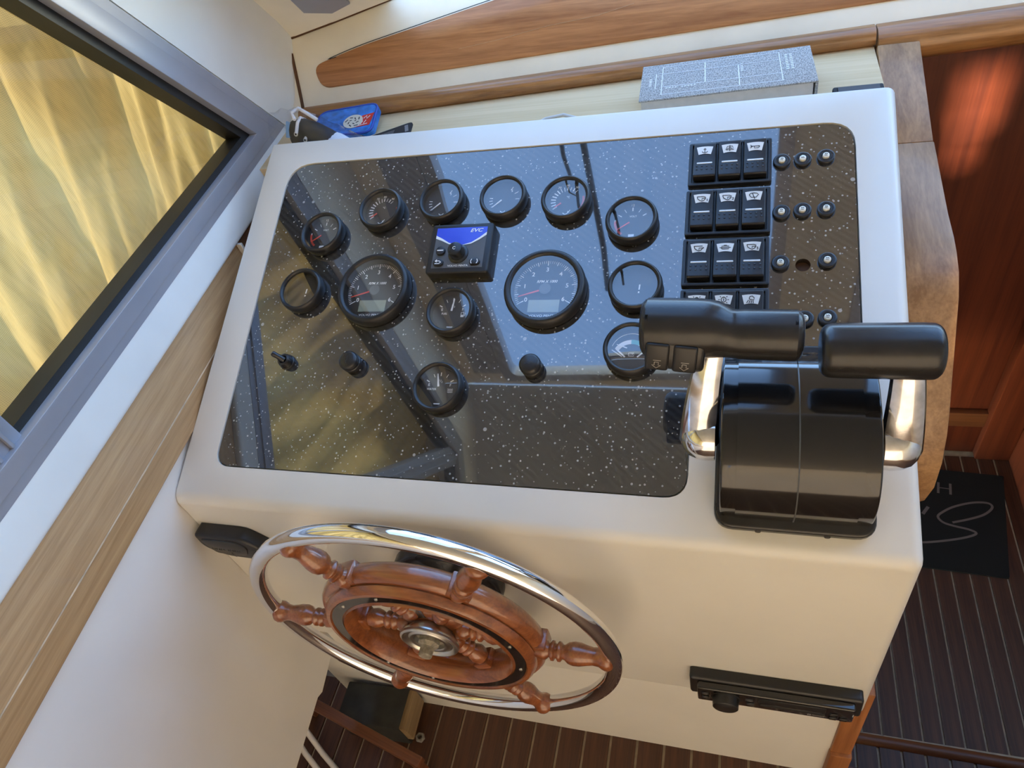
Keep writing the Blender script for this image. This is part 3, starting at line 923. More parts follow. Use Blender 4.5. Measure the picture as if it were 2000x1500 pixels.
        g.stroke([(-0.0035, -0.0085), (0.0035, -0.0085), (0.0035, -0.0045), (-0.0035, -0.0045), (-0.0035, -0.0085)], 0.0007, z)
        g.text('+', 0.004, 0.0015, -0.0062, z).text('-', 0.004, -0.0015, -0.0062, z)
        g.build('dial_marks', 'print_white', t, smooth=False)
        G().stroke(arc(0, -0.011, 0.0225, 62, 92, 8), 0.0062, z + 0.0002).build('teal_zone', 'zone_teal', t)
        needle(t, 160, R * 0.70, 'print_white', z + 0.0015, 0.0008, 0.006)
    return t
GG = 'round gauges on the instrument panel'
gauge(0.156, 0.445, 'volt', 'small volt gauge with red needle on the panel, nearest the side window', GG)
gauge(0.254, 0.484, 'temp', 'small temperature gauge marked 70 80 90 that reflects no sky', GG)
gauge(0.358, 0.494, 'pressure', 'small pressure gauge with half its glass dark, directly above the square display', GG)
gauge(0.459, 0.493, 'pressure', 'small pressure gauge, its whole glass reflecting blue sky, between two round gauges', GG)
gauge(0.557, 0.484, 'temp', 'small temperature gauge with red zone, its glass reflecting blue sky', GG)
gauge(0.656, 0.443, 'volt', 'small volt gauge reflecting blue sky, nearest the rocker switches', GG)
gauge(0.143, 0.342, 'trim', 'small plain-dialled gauge with one white mark, nearest the side window', GG)
gauge(0.668, 0.339, 'trim', 'small plain-dialled gauge with one white mark, nearest the rocker switches', GG)
gauge(0.669, 0.247, 'battery', 'battery gauge with white arc scale half behind the throttle grip', GG)
gauge(0.404, 0.303, 'fuel', 'fuel gauge marked E and F under the square display', GG)
gauge(0.404, 0.186, 'water', 'water gauge with wave symbol, lowest gauge on the panel', GG)
gauge(0.2715, 0.341, 'tach', 'large rev counter on the side window side of the fuel gauge', 'rev counters')
gauge(0.5415, 0.338, 'tach', 'large rev counter between the fuel gauge and the rocker switches', 'rev counters')

# engine display with knob
ev = thing('engine_display', 'square black engine control display with knob and blue screen band', 'display', DM(0.4035, 0.405, -0.0015))
G().prism(rounded([(-0.0495, -0.042), (0.0495, -0.042), (0.0495, 0.042), (-0.0495, 0.042)], 0.005), 0, 0.0165, None, r=0.0028, seg=3).build('housing', 'black_plastic', ev)
G().prism([(-0.0405, -0.0335), (0.0405, -0.0335), (0.0405, 0.0345), (-0.0405, 0.0345)], 0.0163, 0.0169).build('face_plate', 'grey_plastic', ev)
zf = 0.0172
curve_l = [(-0.0405, 0.022), (-0.030, 0.0165), (-0.018, 0.009), (0.0, 0.0035), (0.018, 0.0085), (0.030, 0.0165), (0.0405, 0.0255)]
sb = G().poly([(-0.0405, 0.0345)] + curve_l + [(0.0405, 0.0345)], zf).build('blue_screen', 'screen_blue', ev)
sw = G()
for a, b in ((0, 3), (3, 6)):
    seg = curve_l[a:b + 1]
    lo = [(x, y - 0.0052 * abs(x) / 0.0405) for x, y in seg]
    G().poly(seg + lo[::-1], zf + 0.0001).build('white_swoosh', 'icon_white', ev, smooth=False)
sw.text('EVC', 0.0085, 0.023, 0.0285, zf + 0.0002, shear=0.3, sx=1.25)
sw.text('VOLVO PENTA', 0.0042, 0.002, -0.0305, zf + 0.0002, sx=1.15)
sw.build('lettering', 'icon_white', ev, smooth=False)
G().lathe([(0, 0.0345), (0.0085, 0.0345), (0.0105, 0.0335), (0.0115, 0.031), (0.0125, 0.020), (0.0155, 0.0185), (0.0160, 0.0170), (0.0160, 0.0165)], 32, T((0.0, -0.0105, 0))).build('knob', 'black_satin', ev)
G().stroke(arc(0.0, -0.0105, 0.0022, 30, 330, 10), 0.0007, 0.0347).build('knob_mark', 'print_white', ev)
for x, y, w, h in ((-0.0285, -0.0055, 0.0072, 0.0072), (-0.0295, -0.0255, 0.0082, 0.0052), (0.0285, -0.0255, 0.0082, 0.0048)):
    G().prism(rrect(x - w, y - h, x + w, y + h, min(w, h) * 0.95, 6), 0.0165, 0.0205, None, r=0.001).build('button', 'black_plastic', ev)
ic = G().stroke([(-0.0335, -0.0055), (-0.0235, -0.0055)], 0.0018, 0.0207)
ic.stroke(arc(0.0285, -0.0255, 0.0052, 135, 225, 6), 0.0012, 0.0207).stroke(arc(0.0285, -0.0255, 0.0052, -45, 45, 6), 0.0012, 0.0207)
ic.stroke([(-0.033, -0.0235), (-0.027, -0.0235), (-0.0245, -0.0255), (-0.027, -0.0278), (-0.034, -0.0278)], 0.0013, 0.0207).poly([(-0.0345, -0.0235), (-0.031, -0.0205), (-0.031, -0.0262)], 0.0207)
ic.build('button_icons', 'print_white', ev, smooth=False)

# ------------------------------------------------------------------ rocker switches
ICON = {}
def sc(pl, k=1.0, dx=0, dy=0): return [(x * k + dx, y * k + dy) for x, y in pl]
def hullpts(): return [(-5, 2), (-4.2, -0.6), (-2, -2.2), (0, -3), (2, -2.2), (3.6, -0.4)]
ICON['anchor'] = [[(0, 3), (0, -3)], [(-1.5, 1.6), (1.5, 1.6)], arc(0, 0, 3, 200, 340, 8)]
ICON['double wiper'] = [[(-4, -1.5), (-2.6, 2.4), (2.6, 2.4), (4, -1.5), (-4, -1.5)], [(0, -3.2), (0, 3.6)], arc(0, -3, 3.4, 40, 140, 8)]
ICON['horn'] = [[(-5, 0), (-3, 0.4), (4.5, 0.4)], [(-5, 1.8), (-3, 0.2), (-5, -1.6)], [(-1, 0.3), (-1, -1.8), (3, -1.8), (4.2, -0.6), (3, 0.3)]]
ICON['bilge pump marked 1'] = [hullpts(), [(-5, 2), (1.5, 2), (4, 1)], [(0, -2), (0, 0), (4, 0)], [(5.3, -0.5), (5.3, -3.2)]]
ICON['bilge pump marked 2'] = [hullpts(), [(-5, 2), (1.5, 2), (4, 1)], [(0, -2), (0, 0), (4, 0)], [(4.6, -0.8), (5.8, -0.8), (5.8, -1.8), (4.6, -3), (5.9, -3)]]
ICON['single wiper'] = [[(-4.6, 1.2), (-3, 2.6), (0, 3.1), (3, 2.6), (4.6, 1.2), (2.4, -1.6), (-2.4, -1.6), (-4.6, 1.2)], [(-1.4, 2.9), (1, -3.4)]]
ICON['bilge pump with arrow'] = [hullpts(), [(-5, 2), (3.5, 2)], [(0, -2), (0, 0), (5, 0), (4, 0.9)]]
ICON['windlass'] = [[(-3.4, -1.5), (3.4, -1.5), (3.4, 1.6), (-3.4, 1.6), (-3.4, -1.5)], [(-5.5, 0), (5.5, 0)], [(-1.5, 2.6), (1.5, 2.6)]]
ICON['bilge pump marked 3'] = [hullpts(), [(-5, 2), (1.5, 2), (4, 1)], [(0, -2), (0, 0), (4, 0)], [(4.5, -0.8), (5.8, -1), (5, -1.9), (5.9, -2.6), (4.5, -3.2)]]
rays = lambda: [[(3.6 * math.cos(R_(a)), 3.6 * math.sin(R_(a))), (5 * math.cos(R_(a)), 5 * math.sin(R_(a)))] for a in (0, 45, 135, 180, 225, 270, 315)]
ICON['cabin lamp'] = [arc(0, 0, 2.4, 0, 360, 16), [(-1.6, 0), (1.6, 0)], [(-1, 2.6), (1, 2.6)]] + rays()
ICON['anchor lamp'] = [arc(0, 0, 2.4, 0, 360, 16), [(0, 1.4), (0, -1.4)], [(-1, 2.6), (1, 2.6)]] + rays()
ICON['deck floodlight'] = [[(-1.6, 0.2), (2.6, -0.6), (2.8, 1.6), (1, 3.4), (-1, 3), (-1.8, 1.4), (-1.6, 0.2)], [(-2.4, -0.6), (-4.2, -3.6)], [(-1, -0.8), (-2, -3.8)], [(0.4, -1), (0, -3.8)], [(1.8, -1.2), (2, -3.8)]]
SYM = {'anchor': 'an anchor', 'double wiper': 'a wiper and washer jet', 'horn': 'a horn', 'bilge pump marked 1': 'a hull and the numeral one', 'bilge pump marked 2': 'a hull and the numeral two', 'single wiper': 'a fan-shaped wiper',
       'bilge pump with arrow': 'a hull and plain arrow', 'windlass': 'a flat box crossed by a line', 'bilge pump marked 3': 'a hull and hooked arrow', 'cabin lamp': 'a sun-like lamp and dash', 'anchor lamp': 'a sun-like lamp and upright stroke', 'deck floodlight': 'a floodlight beam'}
RW, RH = 0.0149, 0.0285           # half sizes of a rocker
rock_sec = [(-RH, 0.002), (-RH, 0.0105), (-RH + 0.002, 0.0128), (-0.004, 0.0112), (0.003, 0.0108), (RH - 0.002, 0.0148), (RH, 0.0130), (RH, 0.002)]
XY = Matrix(((0, 0, 1, 0), (1, 0, 0, 0), (0, 1, 0, 0), (0, 0, 0, 1)))
def rocker_mesh(flip):
    sec = [(y, h) for y, h in rock_sec] if not flip else [(-y, h) for y, h in rock_sec][::-1]
    b = bmesh.new()
    f = b.faces.new([b.verts.new((-RW, y, h)) for y, h in sec])
    ex = bmesh.ops.extrude_face_region(b, geom=[f])
    for g in ex['geom']:
        if isinstance(g, bmesh.types.BMVert):
            g.co.x = RW
    bmesh.ops.recalc_face_normals(b, faces=b.faces[:])
    eds = [e for e in b.edges if e.calc_face_angle(0) > 0.7]
    bmesh.ops.bevel(b, geom=eds, offset=0.0014, segments=3, profile=0.5, affect='EDGES')
    return G().bm(b).mesh('rocker', 'black_plastic', ang=40)
ROCK = {False: rocker_mesh(False), True: rocker_mesh(True)}
def rock_h(y, flip):
    yy = -y if flip else y
    pr = sorted(rock_sec[2:6])
    for (a, ha), (b, hb) in zip(pr, pr[1:]):
        if a <= yy <= b:
            return ha + (hb - ha) * (yy - a) / (b - a)
    return 0.0128
FRAME_W, FRAME_H = 0.111, 0.0715
frame_me = {}
def switch_frame(u, v, label):
    t = thing('switch_frame', label, 'switch panel', DM(u, v, -0.0015), 'rocker switch frames')
    o_ = rounded([(-FRAME_W / 2, -FRAME_H / 2), (FRAME_W / 2, -FRAME_H / 2), (FRAME_W / 2, FRAME_H / 2), (-FRAME_W / 2, FRAME_H / 2)], 0.003, 3)
    i_ = [(-FRAME_W / 2 + 0.005, -FRAME_H / 2 + 0.005), (FRAME_W / 2 - 0.005, -FRAME_H / 2 + 0.005), (FRAME_W / 2 - 0.005, FRAME_H / 2 - 0.004), (-FRAME_W / 2 + 0.005, FRAME_H / 2 - 0.004)]
    if not frame_me:
        frame_me['rim'] = G().prism(o_, 0, 0.006, None, r=0.0012, holes=[i_[::-1]]).mesh('rim', 'black_plastic')
        frame_me['well'] = G().poly(i_, 0.0012).mesh('well', 'black_plastic')
        frame_me['bar'] = G().rbox((-0.001, -FRAME_H / 2 + 0.004, 0.001), (0.001, FRAME_H / 2 - 0.004, 0.0055), 0.0004, 1).mesh('divider', 'black_plastic')
    obj('rim', frame_me['rim'], t)
    obj('well', frame_me['well'], t)
    for x in (-0.0168, 0.0168):
        obj('divider', frame_me['bar'], t, T((x, 0, 0)))
    return t
def rocker(u, v, icon, flip, label):
    t = thing('rocker_switch', label, 'switch', DM(u, v, 0.0), 'rocker switches')
    obj('rocker', ROCK[flip], t)
    e = 0.0007
    def on(pts):                   # put flat outline on the rocker's face
        return [(x, y, rock_h(y, flip) + e) for x, y in pts]
    w0, w1, y0, y1 = 0.0084, 0.0112, 0.0085, 0.0205
    g = G()
    bot = [(-w0 + 2 * w0 * k / 6, y0 + 0.0012 * math.sin(PI * k / 6)) for k in range(7)]
    tp = [(w1 - 2 * w1 * k / 6, y1 + 0.0010 * math.sin(PI * k / 6)) for k in range(7)]
    g.add(on(bot + tp), [tuple(range(14))])
    g.build('icon_plate', 'icon_white', t, smooth=False)
    k = 0.00130
    ig = G()
    for pl in ICON[icon]:
        h = G().stroke([(x * k, y * k + 0.0148) for x, y in pl], 0.0010)
        ig.add([(p.x, p.y, rock_h(p.y, flip) + e + 0.0003) for p in h.v], h.f)
    ig.build('icon', 'print_black', t, smooth=False)
    G().rbox((-0.0105, -0.0062, rock_h(-0.005, flip) - 0.001), (0.0105, -0.0036, rock_h(-0.005, flip) + 0.0007), 0.0007, 2).build('indicator_bar', 'icon_white', t)
    dg_ = G()
    for yy in (-0.0105, -0.0165):
        for xx in (-0.0102, -0.0034, 0.0034, 0.0102):
            dg_.rbox((xx - 0.0012, yy - 0.0010, rock_h(yy, flip) - 0.0005), (xx + 0.0012, yy + 0.0010, rock_h(yy, flip) + 0.0010), 0.0004, 1)
    dg_.build('grip_dots', 'black_gloss', t)
    return t
rows_ = [(0.533, ['anchor', 'double wiper', 'horn'], [True, False, False]),
         (0.4535, ['bilge pump marked 1', 'bilge pump marked 2', 'single wiper'], [False] * 3),
         (0.376, ['bilge pump with arrow', 'windlass', 'bilge pump marked 3'], [False, True, False]),
         (0.299, ['cabin lamp', 'anchor lamp', 'deck floodlight'], [False] * 3)]
rl = ['top frame of three rocker switches, holding anchor and horn switches', 'frame of three rocker switches with bilge pump 1, bilge pump 2 and wiper',
      'frame of three rocker switches with a windlass switch in its middle', 'frame of lamp and floodlight rocker switches half behind the throttle grip']
for (v, names, fl_), lab in zip(rows_, rl):
    uc = 0.7855 if v > 0.5 else 0.7845 if v > 0.4 else 0.7835
    switch_frame(uc, v, lab)
    for i, nm in enumerate(names):
        rocker(uc + (i - 1) * 0.0336, v + 0.0008, nm, fl_[i], 'black rocker switch with %s symbol' % SYM[nm])

# ------------------------------------------------------------------ circuit breakers, toggle, locks
col_me = G().lathe([(0.0052, 0.0030), (0.0056, 0.0052), (0.0062, 0.0056), (0.0098, 0.0052), (0.0110, 0.0046), (0.0114, 0.0036), (0.0114, 0.0)], 36).mesh('collar', 'black_satin', ang=50)
btn_me = G().lathe([(0, 0.0075), (0.0036, 0.0075), (0.0043, 0.0068), (0.0044, 0.003)], 24).mesh('button', 'button_ivory', ang=50)
well_me = disc(0.0055, 0.0032, 24).mesh('well', 'print_black')
brk = [(0.854, 0.5305, '10'), (0.8805, 0.531, '5'), (0.9095, 0.533, '10'), (0.8535, 0.449, '10'), (0.8795, 0.4505, '15'), (0.9085, 0.451, '10'), (0.8525, 0.3725, '10'), (0.9085, 0.3745, '15'), (0.8525, 0.292, '10'), (0.881, 0.2925, '10'), (0.9075, 0.294, '15')]
bl = ['next to the horn switch', 'midway along the top breaker row', 'at the panel edge in the top row', 'next to the single wiper switch', 'midway along the second breaker row',
      'at the panel edge in the second row', 'between the rocker switches and the empty hole', 'between the empty hole and panel edge', 'next to the floodlight switch', 'half behind the throttle grip with buttons', 'just above the plain throttle grip']
for (u, v, tx), lab in zip(brk, bl):
    t = thing('circuit_breaker', 'round breaker with ivory button, ' + lab, 'breaker', DM(u, v, -0.0015), 'circuit breakers')
    obj('collar', col_me, t)
    obj('well', well_me, t)
    bt = obj('button', btn_me, t)
    G().text(tx, 0.0052, 0, 0, 0.0077, rot=R_(80)).build('number', 'print_black', bt, smooth=False)
tg = thing('toggle_switch', 'small black toggle switch with rubber boot beside an ignition lock', 'switch', DM(0.142, 0.223, -0.0015))
G().lathe([(0.0125, 0), (0.0125, 0.003), (0.011, 0.004), (0.0108, 0.010), (0.0098, 0.0135), (0.0068, 0.0150), (0.0055, 0.0145)], 28).build('boot', 'black_satin', tg)
tm = T((0, 0, 0.012)) @ RY(R_(-38)) @ RX(R_(-14))
G().lathe([(0, 0.021), (0.003, 0.0205), (0.0043, 0.018), (0.0040, 0.010), (0.0048, 0.004), (0.0050, 0)], 20, tm).build('lever', 'black_satin', tg)
for u, v, rot, lab in ((0.2575, 0.2215, 80, 'black ignition lock with upright key slot beside the toggle switch'), (0.5355, 0.2205, 0, 'black ignition lock with level key slot below a rev counter')):
    t = thing('ignition_lock', lab, 'lock', DM(u, v, -0.0015), 'ignition locks')
    G().lathe([(0, 0.0225), (0.0105, 0.0225), (0.0130, 0.0215), (0.0148, 0.0190), (0.0152, 0.0145), (0.0140, 0.0135), (0.0140, 0.0110), (0.0150, 0.0100), (0.0150, 0.0045), (0.0125, 0.004), (0.0125, 0)], 36).build('barrel', 'black_satin', t)
    G().stroke([(-0.0062, -0.0012), (-0.0035, 0.0006), (0, -0.0004), (0.0035, 0.0008), (0.006, 0.0002)], 0.0021, 0.0227, RZ(R_(rot))).build('key_slot', 'print_black', t)

# ------------------------------------------------------------------ throttle
th = thing('throttle_control', 'black twin lever throttle box with chrome arms and soft grips', 'throttle', DM(0, 0, 0.0))
G().prism(rounded([(0.780, 0.024), (0.952, 0.024), (0.952, 0.252), (0.780, 0.252)], 0.022, 6), 0.0, 0.014, None, r=0.004, seg=3).build('base_flange', 'black_satin', th)
arch = [(0.036, 0.012), (0.037, 0.030), (0.043, 0.052), (0.056, 0.074), (0.075, 0.091), (0.100, 0.101), (0.130, 0.104), (0.165, 0.099), (0.198, 0.084), (0.222, 0.058), (0.236, 0.030), (0.240, 0.012)]
fine = []
for i in range(len(arch) - 1):
    p0, p1, p2, p3 = [arch[max(0, min(len(arch) - 1, i + d))] for d in (-1, 0, 1, 2)]
    for k in range(4):
        t_ = k / 4
        fine.append(tuple(0.5 * (2 * p1[j] + (p2[j] - p0[j]) * t_ + (2 * p0[j] - 5 * p1[j] + 4 * p2[j] - p3[j]) * t_ ** 2 + (3 * p1[j] - p0[j] - 3 * p2[j] + p3[j]) * t_ ** 3) for j in range(2)))
fine.append(arch[-1])
UV = Matrix(((0, 0, 1, 0), (1, 0, 0, 0), (0, 1, 0, 0), (0, 0, 0, 1)))
for x0, x1 in ((0.8035, 0.8655), (0.8665, 0.9285)):
    G().prism(fine, x0, x1, UV).build('cover_half', 'black_gloss', th, ang=45)
cheek = [(0.128 + (p[0] - 0.128) * 0.985, p[1] * 0.965) for p in fine]
for sgn, x0 in ((1, 0.8035), (-1, 0.9285)):
    b = bmesh.new()
    f = b.faces.new([b.verts.new((x0, p[0], p[1])) for p in cheek])
    ex = bmesh.ops.extrude_face_region(b, geom=[f])
    for g in ex['geom']:
        if isinstance(g, bmesh.types.BMVert):
            g.co.x = x0 - sgn * 0.017
    bmesh.ops.recalc_face_normals(b, faces=b.faces[:])
    eds = [e for e in b.edges if all(abs(v.co.x - (x0 - sgn * 0.017)) < 1e-6 for v in e.verts)]
    bmesh.ops.bevel(b, geom=eds, offset=0.010, segments=4, profile=0.5, affect='EDGES', clamp_overlap=True)
    G().bm(b).build('cheek', 'black_gloss', th, ang=60)
G().tube([(0.866, p[0], p[1] + 0.0005) for p in fine if p[0] < 0.2], 0.0008, 6).build('centre_seam', 'grey_plastic', th)
for x in (0.829, 0.902):
    G().lathe([(0, 0.0035), (0.003, 0.003), (0.0042, 0.001), (0.0044, 0)], 16, T((x, 0.0255, 0.006)) @ RX(R_(80))).build('screw', 'print_black', th)
def arm(x, xt, vt, ht, side):
    px, pv, ph = x, 0.121, 0.050
    dome = [(0, 0.0275), (0.008, 0.0265), (0.016, 0.0230), (0.0225, 0.0170), (0.0265, 0.0090), (0.0280, -0.001), (0.0275, -0.012)]
    G().lathe(dome, 36, T((px, pv, ph)) @ RY(side * PI / 2)).build('pivot_boss', 'worn_chrome', th, ang=60)
    path, rad = [], []
    for k in range(13):
        t_ = k / 12
        bend = math.sin(PI * t_) * 0.010
        path.append((px + (xt - px) * t_ ** 1.5 + side * 0.006, pv - 0.006 + (vt - pv + 0.006) * t_, ph + (ht - ph) * t_ + bend * 0.6))
        rad.append(0.0225 - 0.0085 * t_)
    G().tube(path, rad, 12, flat=0.58).build('lever_arm', 'worn_chrome', th, ang=30)
arm(0.768, 0.783, 0.198, 0.142, -1)
arm(0.963, 0.957, 0.190, 0.142, 1)
def grip(path, rad, mat, flat=1.0, n=28):
    pts, rr = [], []
    def end(i, j, sgn):
        P0, P1 = Vector(path[i]), Vector(path[j])
        d = (P0 - P1).normalized()
        r = rad[i]
        e = min(0.010, r * 0.4)
        return [(P0 + d * (e * math.sin(a) - e), r - e + e * math.cos(a)) for a in [PI / 2 * k / 5 for k in range(6)]]
    a = end(0, 1, 1)[::-1]
    b = end(len(path) - 1, len(path) - 2, 1)
    seq = a + [(Vector(p), r) for p, r in zip(path[1:-1], rad[1:-1])] + b
    return G().tube([s_[0] for s_ in seq], [max(s_[1], 0.001) for s_ in seq], n, flat=flat)
grip([(0.881, 0.1885, 0.150), (0.90, 0.1885, 0.150), (0.935, 0.1885, 0.150), (0.97, 0.1885, 0.150), (0.990, 0.1885, 0.150)], [0.0275, 0.0278, 0.0280, 0.0282, 0.0280], 'black_satin').build('grip', 'black_satin', th, ang=60)
lp, lr = [], []
for k in range(25):
    t_ = k / 24
    u = 0.701 + t_ * 0.165
    b_ = 1 / (1 + math.exp((t_ - 0.50) * 28))
    lp.append((u, 0.2045 + 0.004 * b_ + 0.004 * (1 - t_), 0.150 + 0.004 * b_))
    lr.append(0.0268 + 0.0055 * b_ - 0.0018 * math.exp(-((t_ - 0.56) / 0.05) ** 2))
lg = grip(lp, lr, 'black_satin').build('grip', 'black_satin', th, ang=60)
# thumb pad with two rocker buttons on the left grip
PADM = T((0.736, 0.1835, 0.1565)) @ RX(R_(52)) @ RZ(R_(-6))
G().rbox((-0.029, -0.020, -0.014), (0.034, 0.016, 0.0085), 0.006, 3, PADM).build('thumb_pad', 'black_satin', th)
for x in (-0.0155, 0.0135):
    bt = G().rbox((x - 0.0125, -0.0195, 0.002), (x + 0.0125, 0.0125, 0.0115), 0.003, 3, PADM).build('thumb_button', 'black_plastic', th)
    ig = G()
    for pl in ([(-2, 2.2), (2.6, 2.2)], [(-1.2, 1), (-1.2, -1), (-2.6, -1), (0, -3), (2.6, -1), (1.2, -1), (1.2, 1), (-1.2, 1)]):
        ig.stroke([(x + a * 0.0018, -0.0105 + b * 0.0018) for a, b in pl], 0.0006, 0.0118, PADM)
    ig.build('arrow_icon', 'print_grey', bt, smooth=False)

# ------------------------------------------------------------------ steering wheel
WH = T((0.411, -0.089, -0.137)) @ RX(PI / 2)
wh = thing('ship_wheel', 'varnished wooden ship\'s wheel with six turned spokes and chrome rim', 'wheel', WH)
rimp = [(0.2505 * math.cos(2 * PI * k / 120), 0.2505 * math.sin(2 * PI * k / 120), 0) for k in range(120)]
G().tube(rimp, 0.0118, 18, closed=True).build('rim', 'chrome', wh, ang=80)
felloe = [(0.116, 0.020), (0.119, 0.0225), (0.1215, 0.0190), (0.1375, 0.0190), (0.139, 0.0220), (0.144, 0.0215), (0.1485, 0.0165), (0.1500, 0.0115), (0.1480, 0.0090), (0.1545, 0.0068), (0.1595, 0.0005), (0.1608, -0.0080), (0.1575, -0.0165), (0.1490, -0.0225), (0.1200, -0.0240), (0.1100, -0.0220), (0.1085, -0.0120), (0.1090, 0.0050), (0.1130, 0.0160), (0.116, 0.020)]
G().lathe(felloe, 96).build('wooden_ring', 'wheel_wood', wh, ang=35)
G().lathe([(0.1218, 0.0190), (0.1222, 0.0202), (0.1368, 0.0202), (0.1372, 0.0190)], 96).build('inlay_ring', 'black_gloss', wh, ang=40)
for k in range(6):
    a = R_(30 + 60 * k + (14 if k % 2 else -14))
    G().lathe([(0, 0.0016), (0.0018, 0.0014), (0.0026, 0)], 12, T((0.1296 * math.cos(a), 0.1296 * math.sin(a), 0.0202))).build('screw', 'steel', wh)
spoke_out = [(0.0105, 0.148), (0.0125, 0.158), (0.0128, 0.163), (0.0090, 0.1665), (0.0090, 0.168), (0.0128, 0.1705), (0.0128, 0.1735), (0.0092, 0.1755), (0.0092, 0.177), (0.0128, 0.1795), (0.0128, 0.1825), (0.0092, 0.1850), (0.0096, 0.188), (0.0135, 0.1930), (0.0152, 0.2000), (0.0148, 0.2080), (0.0125, 0.2180), (0.0112, 0.2250), (0.0120, 0.2330), (0.0142, 0.2370), (0.0156, 0.2410), (0.0158, 0.2445), (0.0148, 0.2480), (0.0120, 0.2505), (0.0065, 0.2522), (0, 0.2527)]
spoke_in = [(0.0100, 0.036), (0.0125, 0.042), (0.0125, 0.050), (0.0085, 0.053), (0.0085, 0.0545), (0.0125, 0.0575), (0.0125, 0.061), (0.0085, 0.064), (0.0125, 0.0675), (0.0125, 0.071), (0.0085, 0.0745), (0.0115, 0.080), (0.0140, 0.088), (0.0120, 0.098), (0.0110, 0.112)]
so = G().lathe(spoke_out, 24).mesh('spoke', 'wheel_wood', ang=60)
si = G().lathe(spoke_in, 20).mesh('inner_spoke', 'wheel_wood', ang=60)
blk = G().rbox((-0.0155, 0.139, -0.0200), (0.0155, 0.1640, 0.0095), 0.0025, 2).mesh('spoke_block', 'wheel_wood')
blki = G().rbox((-0.015, 0.098, -0.0215), (0.015, 0.113, 0.006), 0.003, 2).mesh('inner_block', 'wheel_wood')
for k in range(6):
    rot = RZ(R_(60 * k - 90))
    sm = rot @ T((0, 0, -0.0125)) @ RX(-PI / 2)
    obj('spoke', so, wh, rot @ T((0, 0, 0.0025)) @ Matrix(((1, 0, 0, 0), (0, 0, 1, 0), (0, -1, 0, 0), (0, 0, 0, 1))))
    obj('inner_spoke', si, wh, rot @ T((0, 0, -0.0080)) @ Matrix(((1, 0, 0, 0), (0, 0, 1, 0), (0, -1, 0, 0), (0, 0, 0, 1))))
    obj('spoke_block', blk, wh, rot)
    obj('inner_block', blki, wh, rot)
G().lathe([(0, -0.002), (0.030, -0.002), (0.044, -0.006), (0.050, -0.014), (0.050, -0.022), (0.044, -0.026), (0, -0.026)], 48).build('hub_block', 'wheel_wood', wh, ang=40)
G().lathe([(0.021, 0.008), (0.0225, 0.0155), (0.0250, 0.0170), (0.0285, 0.0165), (0.0305, 0.0145), (0.0335, 0.0145), (0.0355, 0.0175), (0.0385, 0.0185), (0.0415, 0.0170), (0.0425, 0.0140), (0.0410, 0.0100), (0.0300, -0.002), (0.021, -0.002), (0.021, 0.008)], 56).build('hub_ring', 'steel', wh, ang=40)
G().lathe([(0.0215, 0.009), (0.0, 0.009)], 32).build('hub_well', 'dull_bolt', wh)
G().lathe([(0.0150, 0.002), (0.0155, 0.018), (0.0125, 0.0210), (0.0105, 0.0230), (0.0100, 0.0340), (0.0085, 0.0360), (0, 0.0360)], 8).build('hub_nut', 'dull_bolt', wh, ang=20)
for a in (104, 62):
    G().rbox((-0.0085, 0.034, 0.0), (0.0085, 0.108, 0.0022), 0.0008, 1, RZ(R_(a - 90)) @ RX(R_(-7))).build('hub_strap', 'steel', wh)
hm = thing('steering_boss', 'round black steering boss between the wheel and console front', 'mount', WH)
G().lathe([(0.080, -0.0885), (0.083, -0.0855), (0.083, -0.070), (0.078, -0.064), (0.050, -0.058), (0.030, -0.050), (0.024, -0.027), (0, -0.027)], 56).build('boss_cover', 'black_satin', hm, ang=40)

# ------------------------------------------------------------------ radio and left device on the console front
FM = RX(PI / 2)                    # x across, y up, z towards the viewer (front face y=0)
ra = thing('car_radio', 'black car radio with round volume knob low on the console front', 'radio', FM)
G().prism(rounded([(0.745, -0.412), (0.988, -0.412), (0.986, -0.352), (0.745, -0.352)], 0.006, 4), 0.0005, 0.018, None, r=0.005, seg=3).build('bezel', 'black_plastic', ra)
G().rbox((0.757, -0.405, 0.016), (0.975, -0.358, 0.030), 0.003, 3).build('front_panel', 'black_gloss', ra)
G().lathe([(0, 0.046), (0.0165, 0.046), (0.0185, 0.0445), (0.0195, 0.031), (0.0215, 0.0305), (0.0215, 0.0295)], 36, T((0.7985, -0.381, 0))).build('volume_knob', 'black_plastic', ra)
G().rbox((0.848, -0.392, 0.0295), (0.937, -0.384, 0.0306), 0.0005, 1).build('disc_slot', 'print_black', ra)
G().rbox((0.845, -0.379, 0.0295), (0.937, -0.364, 0.0308), 0.0006, 1).build('radio_display', 'rubber', ra)
for x, y in ((0.769, -0.373), (0.769, -0.388), (0.832, -0.374), (0.834, -0.389), (0.948, -0.396), (0.962, -0.396), (0.948, -0.382)):
    G().rbox((x - 0.0055, y - 0.004, 0.029), (x + 0.0055, y + 0.004, 0.0318), 0.001, 1).build('button', 'black_plastic', ra)
g = G()
for x, y in ((0.769, -0.373), (0.769, -0.388), (0.832, -0.374), (0.834, -0.389)):
    g.stroke([(x - 0.003, y), (x + 0.003, y)], 0.0007, 0.0320)
g.stroke(arc(0.916, -0.3945, 0.0022, 0, 360, 12), 0.0011, 0.0306)
for i in range(9):
    g.stroke([(0.9205 + i * 0.0019, -0.3955), (0.9205 + i * 0.0019, -0.3935)], 0.0010, 0.0306)
g.stroke([(0.9725, -0.379), (0.9725, -0.370)], 0.0012, 0.0306)
g.build('radio_print', 'print_grey', ra, smooth=False)
dv = thing('black_remote_unit', 'small black plastic unit with angled end beside the wheel rim', 'device', FM)
